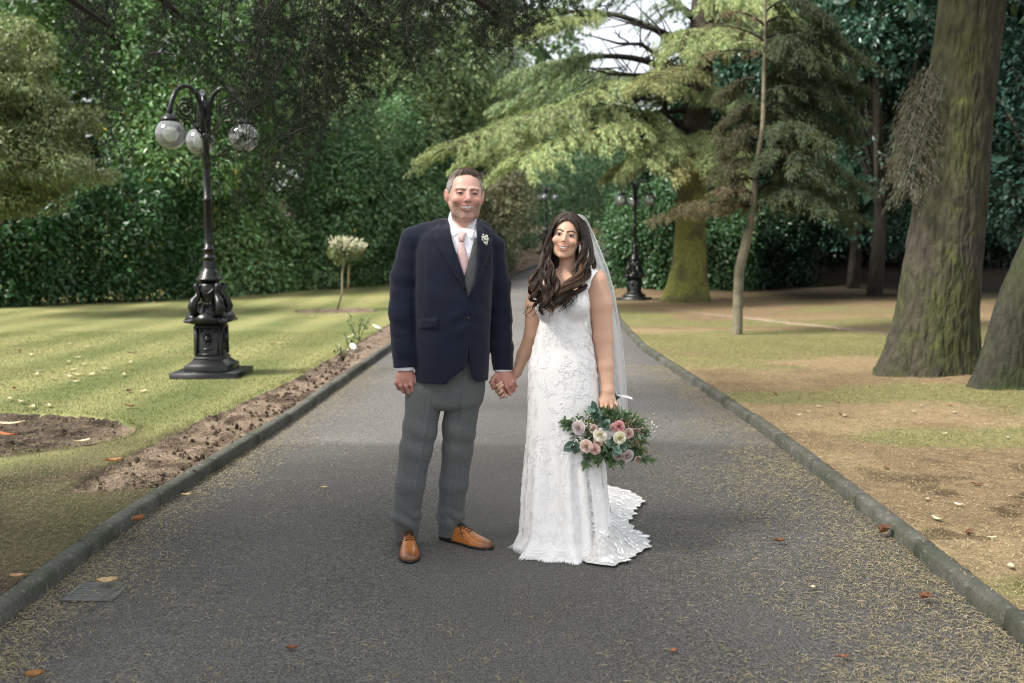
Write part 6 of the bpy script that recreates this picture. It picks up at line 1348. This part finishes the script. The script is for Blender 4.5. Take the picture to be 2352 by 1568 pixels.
mb = MB(); lathe(mb, [(.10, 1.03), (.145, 1.05), (.147, 1.065), (.12, 1.075), (.118, 1.10), (.105, 1.11), (.105, 1.135), (.08, 1.15), (.072, 1.19), (.062, 1.25), (.060, 1.28), (.074, 1.285), (.074, 1.30), (.056, 1.305), (.054, 1.37), (.07, 1.375), (.07, 1.39), (.048, 1.40), (.046, 1.5), (.042, 1.9), (.050, 1.91), (.05, 1.93), (.040, 1.94), (.034, 2.57), (.052, 2.58), (.052, 2.62), (.036, 2.63), (.034, 2.87), (.05, 2.88), (.05, 2.92), (.03, 2.95), (.02, 3.00), (.03, 3.03), (.0, 3.07)], n=20); mb.build('post', M_IRON, lamp)
for a in (R_(115), R_(232), R_(352)):
    d = np.array([math.cos(a), math.sin(a)]); mb = MB(); RA = .43; DZ = np.array([0, 0, -.15])
    arc = [(.03, 2.78), (.035, 2.95), (.05, 3.08), (.10, 3.19), (.18, 3.25), (.27, 3.25), (.35, 3.19), (.40, 3.09), (RA, 2.98), (RA, 2.93)]; tube(mb, [(*(d*r), z) for r, z in arc], [.028, .03, .03, .028, .026, .026, .026, .026, .027, .03], 8)
    s = np.linspace(0, 1, 22); th = 3.6*np.pi*s+1.2; rr = .105*(1-.80*s); tube(mb, [(*(d*(.25+rr_*math.cos(t_))), 3.02+rr_*math.sin(t_)) for rr_, t_ in zip(rr, th)], .013, 6); ball(mb, (*(d*.25), 3.02), .024, 8, 6)
    tube(mb, [(*(d*r), z) for r, z in ((.04, 2.76), (.12, 2.83), (.20, 2.91), (.30, 2.91), (.36, 2.97))], .012, 6)
    mb.v = [q+DZ.astype(np.float32) for q in mb.v]; am = mb.build('arm', M_IRON, lamp)
    mb = MB(); lathe(mb, [(.03, 2.95), (.055, 2.93), (.085, 2.905), (.095, 2.885), (.095, 2.868), (.0, 2.868)], (*(d*RA), 0), 20); mb.v = [q+DZ.astype(np.float32) for q in mb.v]; mb.build('globe_cap', M_IRON, am)
    mb = MB(); ball(mb, (*(d*RA), 2.735), .157, 28, 18); mb.v = [q+DZ.astype(np.float32) for q in mb.v]; mb.build('globe', gm, am)
near_p = gp(488, 861, LAWN_Z); 
for k, (p, lb) in enumerate(((gp(1456, 688, LAWN_Z), 'black lamp post with three clear globes in a row beside the mossy cedar trunk'), (np.array([1.62, 47.5, gz(47.5)+.1]), 'distant lamp post with two small globes seen between the heads of the couple'))):
    c = copy_tree(lamp); c.location = [float(x) for x in p]; c['label'] = lb; c.rotation_euler = (0, 0, R_(-115+87 if k == 0 else 25))
lamp.location = [float(x) for x in near_p]

# the white flowering standard in its ring of soil
st_b = np.array([-3.92, 22.3, gz(22.3)+.06]); SY2 = 22.3
stt = thing('standard_tree', st_b, 'small white flowering standard tree with a stake in a round bed on the lawn', 'tree')
mb = MB(); P = [st_b, at(786, 670, SY2), at(786, 630, SY2), at(790, 600, SY2), at(795, 575, SY2)]; tube(mb, P, [.026, .024, .022, .022, .018], 8)
for q in range(9): e = at(795+RNG.uniform(-28, 28), 575+RNG.uniform(-22, 2), SY2+RNG.uniform(-.2, .2)); tube(mb, [P[-2], (P[-1]+e)/2, e], [.012, .008, .004], 5)
mb.build('trunk', mat('young_bark', (.20, .17, .10), rough=.8, var=[(30, .3)]), stt)
mb = MB(); tube(mb, [at(799, 672, SY2+.06), at(801, 606, SY2+.06)], .024, 8); mb.build('stake', mat('stake_wood', (.24, .21, .10), rough=.85, var=[(40, .2, (1, 1, .2))]), stt)
mb = MB(); crown(mb, [E(760, 830, 552, 598, SY2, .32)], 60, .10, 40, .055, .022, (.10, .13, .045), droop=.2); mb.build('foliage', M_LEAF, stt, smooth=False)
mb = MB()
for q in range(125):
    a, r = RNG.uniform(0, 6.28), math.sqrt(RNG.random()); c = at(796, 578, SY2)+np.array([math.cos(a)*r*.36, math.sin(a)*r*.30, .06+.10*(1-r*r)+RNG.normal(0, .045)]); d = nrm(np.array([math.cos(a)*r*.9+.3+RNG.normal(0, .3), math.sin(a)*r*.6, 1.0])); L = RNG.uniform(.08, .21)
    for j in range(16): f = RNG.random(); ball(mb, c+d*L*f+RNG.normal(0, .016*(1.1-f), 3), RNG.uniform(.010, .019), 5, 4, np.array([.74, .72, .56])*RNG.uniform(.75, 1.05))
mb.build('blossom', MAT['petal'], stt)

# bare rose bushes, plant tags and the red rose bed along the left kerb
def rose_bush(u, v, h, label, leafy):
    b = gp(u, v, LAWN_Z-.04); r = thing('rose_bush', b, label, 'rose bush', 'young rose bushes in the soil border'); mb, ml_ = MB(), MB()
    for i in range(5):
        d = nrm(np.array([RNG.normal(0, .35), RNG.normal(0, .35), 1.0])); e = b+d*h*RNG.uniform(.5, 1.0); m = b+d*h*.4+RNG.normal(0, .02, 3); tube(mb, [b, m, e], [.008, .006, .003], 5)
        for j in range(leafy): p = m+(e-m)*RNG.random()+RNG.normal(0, .02, 3); quadleaf(ml_, p, RNG.normal(0, 1, 3)+[0, 0, .3], np.array([0, -.5, 1.]), RNG.uniform(.03, .05), .014, np.array([.10, .14, .045])*RNG.uniform(.6, 1.5), .2)
    mb.build('stem', M_TWIG, r); ml_.build('leaves', M_LEAF, r)
rose_bush(823, 786, .50, 'taller leafy young rose bush in the soil border by the lawn edge', 14); rose_bush(787, 830, .26, 'low bare rose bush in the soil border nearest the lamp post', 3)
rose_bush(840, 762, .22, 'short bare rose stem between the two white plant tags', 1); rose_bush(806, 800, .30, 'small rose bush with few leaves beside the taller one', 6)
M_TAG = mat('white_tag', (.78, .78, .77), rough=.5)
for u, v, rz_, lb in ((811, 803, .3, 'white oval plant tag nearer the lamp in the soil border'), (866, 757, 1.0, 'white plant tag lying in the soil border by the sleeve of the man')):
    p = gp(u, v, LAWN_Z-.01); tg = thing('plant_tag', p, lb, 'plant tag', 'plant tags in the border'); n = 16; a = np.arange(n)*2*np.pi/n; x, y = .045*np.cos(a), .09*np.sin(a)+.0
    V = [(x_*math.cos(rz_)-y_*math.sin(rz_), x_*math.sin(rz_)+y_*math.cos(rz_), .02+.35*y_+.03) for x_, y_ in zip(x, y)]; V = np.array(V); mb = MB(); mb.add(np.concatenate([V, V+[0, -.002, .004]])+p, [list(range(n))[::-1], list(range(n, 2*n)), np.array([[i, (i+1) % n, n+(i+1) % n, n+i] for i in range(n)])]); mb.build('plate', M_TAG, tg, smooth=False)
    mb = MB(); tube(mb, [p+V[12]*.5-[0, 0, .05], p+[0, 0, .05]], .004, 5); mb.build('spike', M_TAG, tg)
for i, (u, v, lb) in enumerate(((1192, 612, 'red flowered rose bush nearest the man along the far left kerb'), (1213, 603, 'middle red flowered rose bush along the far left kerb'), (1233, 594, 'red flowered rose bush nearest the bride along the far left kerb'), (1176, 618, 'red flowered rose bush half hidden by the arm of the man'))):
    Y = 35+i*2.2 if i < 3 else 33; x = xl(np.array([Y]))[0]-.75; b = np.array([x, Y, gz(Y)+.08]); r = thing('flower_bush', b, lb, 'rose bush', 'red roses along the far kerb'); mb = MB(); crown(mb, [(b+[0, 0, .38], np.array([.75, .8, .36]))], 50, .15, 40, .07, .035, (.13, .16, .055), zmin=gmin); mb.build('foliage', M_LEAF, r, smooth=False)
    mb = MB()
    for q in range(16): a = RNG.uniform(0, 6.28); ball(mb, b+np.array([.65*math.cos(a)*RNG.random(), .65*math.sin(a)*RNG.random()-.2, .62+RNG.normal(0, .10)]), (.055, .055, .045), 7, 5, np.array([.58, .13, .13])*RNG.uniform(.7, 1.2))
    mb.build('blossom', MAT['petal'], r)

# the drain in the gutter
p = gp(222, 1361, -.0225); dg = thing('drain_grate', p, 'rectangular slotted iron drain grate sunk in the road beside the left kerb', 'drain grate'); M_DR = mat('worn_iron', (.105, .108, .104), rough=.6, metal=.3, var=[(30, .3)])
def box(mb, x0, x1, y0, y1, z0, z1, o=(0, 0, 0), col=None):
    V = np.array([(x, y, z) for x in (x0, x1) for y in (y0, y1) for z in (z0, z1)])+np.asarray(o); mb.add(V, np.array([[0, 1, 3, 2], [4, 6, 7, 5], [0, 4, 5, 1], [2, 3, 7, 6], [1, 5, 7, 3], [0, 2, 6, 4]]), col)
hx, hy = .108, .112; z0 = .0005; zt = .008
mb = MB(); box(mb, -hx, hx, -hy, -hy+.022, z0, zt, p); box(mb, -hx, hx, hy-.022, hy, z0, zt, p); box(mb, -hx, -hx+.02, -hy+.022, hy-.022, z0, zt, p); box(mb, hx-.02, hx, -hy+.022, hy-.022, z0, zt, p); mb.build('frame', M_DR, dg, smooth=False)
mb = MB(); box(mb, -hx+.02, hx-.02, -hy+.022, hy-.022, -.002, .002, p); mb.build('slot_shade_sheet', MAT['black'], dg, smooth=False)  # thin black sheet standing in for the shaded hollow under the bars
for k in range(6): y = -hy+.022+(2*hy-.044)*(k+.5)/6; mb = MB(); box(mb, -hx+.02, hx-.02, y-.0125, y+.0125, z0, zt-.001, p); mb.build('bar', M_DR, dg, smooth=False)

# fallen leaves
M_DL = mat('dead_leaf', attr=True, rough=.75, spec=.25, var=[(90, .3)], transl=.15)
def leaf(p, L, w, yaw, col, label, group, curl=.3, tilt=.2, toothed=False):
    r = thing('fallen_leaf', p, label, 'leaf', group); mb = MB(); k = 9; t = np.linspace(0, 1, k); wd = w*np.sin(np.pi*np.clip(t*.94+.04, 0, 1))**.75*(1+(.22*np.sin(t*22) if toothed else 0)); c_, s_ = math.cos(yaw), math.sin(yaw); V = []
    for i in range(k):
        for sd in (-1, -.5, 0, .5, 1):
            x = (t[i]-.5)*L; y = sd*wd[i]; z = .004+abs(sd)**1.5*w*curl+tilt*L*(t[i]-.5)**2*1.6+RNG.normal(0, .0008); V.append((p[0]+x*c_-y*s_, p[1]+x*s_+y*c_, p[2]+z))
    mb.add(V, grid_faces(k, 5), np.asarray(col)); mb.build('blade', M_DL, r)
    mb = MB(); q = np.array(V[2]); tube(mb, [q, q+np.array([-c_*L*.25, -s_*L*.25, .004])], [.0012, .0008], 4, np.asarray(col)*.6); mb.build('stalk', M_DL, r)
TANL, RED, PALE, BRN = (.46, .33, .17), (.22, .09, .05), (.52, .45, .32), (.16, .075, .04)
for u, v, z, L, w, yaw, c, lb, cu in ((247, 1338, .0, .085, .034, .3, TANL, 'large tan curled leaf lying just above the drain grate', .35), (318, 1196, .06, .085, .034, 1.2, (.22, .095, .04), 'orange brown leaf leaning on the face of the left kerb', .5), (671, 1491, 0, .040, .016, .1, RED, 'small red brown leaf on the asphalt at the bottom left of centre', .5),
        (2029, 1224, 0, .075, .034, .8, BRN, 'dark brown crumpled leaf at the foot of the right kerb', .9), (1546, 1498, 0, .030, .012, 1.0, (.34, .15, .07), 'little orange leaf on the asphalt below the train of the bride', .6), (1936, 1511, 0, .040, .014, .0, RED, 'red brown narrow leaf on the asphalt in the lower right', .4),
        (1866, 1350, 0, .026, .012, 1.4, PALE, 'tiny pale leaf on the asphalt right of the train', .3), (40, 1325, .11, .06, .02, .2, (.40, .24, .14), 'pinkish tan leaf on top of the left kerb near the corner of the photo', .3), (80, 1555, 0, .06, .025, .3, (.30, .15, .06), 'brown leaf on the road in the bottom left corner', .5),
        (428, 1138, 0, .06, .02, .5, TANL, 'tan leaf in the left gutter beyond the orange one', .4), (744, 1120, 0, .04, .014, .4, (.5, .4, .16), 'small yellow leaf on the road left of the trousers', .3), (1790, 1245, 0, .05, .02, .1, BRN, 'brown leaf on the needles in the right gutter nearer the couple', .6), (2125, 1375, 0, .06, .026, .5, BRN, 'brown leaf lowest in the right gutter', .6),
        (262, 1060, .08, .10, .03, .4, (.36, .18, .10), 'reddish leaf on the dark clods of the soil border', .5), (20, 975, .07, .24, .035, .1, PALE, 'long pale strap leaf on the round soil bed at the left edge', .3), (16, 1000, .07, .20, .03, -.4, (.36, .12, .05), 'long rusty leaf at the left edge of the round soil bed', .3), (188, 1015, .07, .12, .03, .8, PALE, 'pale twig like leaf on the rim of the round soil bed', .3)):
    leaf(gp(u, v, z), L, w, yaw, c, lb, None, cu)
for i in range(46):      # leaves strewn over the lawn, alike
    if i < 30: u, v = RNG.uniform(5, 330), 790+150*RNG.random()
    else: u, v = RNG.uniform(200, 860), RNG.uniform(665, 800)
    if i in (5, 9): u, v = 150+60*i, 925-4*i
    p = gp(u, v, LAWN_Z+.012)
    if soil_dist(np.array([p[0]]), np.array([p[1]]))[0] < .08 or abs(u-488) < 100 and v > 700: continue
    br = i % 5 == 4; leaf(p, RNG.uniform(.08, .14), RNG.uniform(.018, .03), RNG.uniform(0, 6.3), np.array(BRN if br else PALE)*RNG.uniform(.8, 1.25), 'curled brown leaf strewn on the mown lawn' if br else 'pale dry leaf strewn on the mown lawn', 'brown leaves on the lawn' if br else 'pale leaves on the lawn', .4, .3)
for i in range(34):
    u, v = RNG.uniform(1700, 2350), RNG.uniform(900, 1330)
    p = gp(u, v, LAWN_Z+.01)
    if p[0] < xr(np.array([p[1]]))[0]+.2: continue
    p[2] = verge_h(np.array([p[0]]), np.array([p[1]]))[0]+.006; br = i % 3 == 0; leaf(p, RNG.uniform(.04, .075), RNG.uniform(.010, .018), RNG.uniform(0, 6.3), np.array(BRN if br else PALE)*RNG.uniform(.7, 1.2), 'brown leaf lying on the needle covered right verge' if br else 'pale leaf lying on the needle covered right verge', 'brown leaves on the verge' if br else 'pale leaves on the verge', .4, .3)
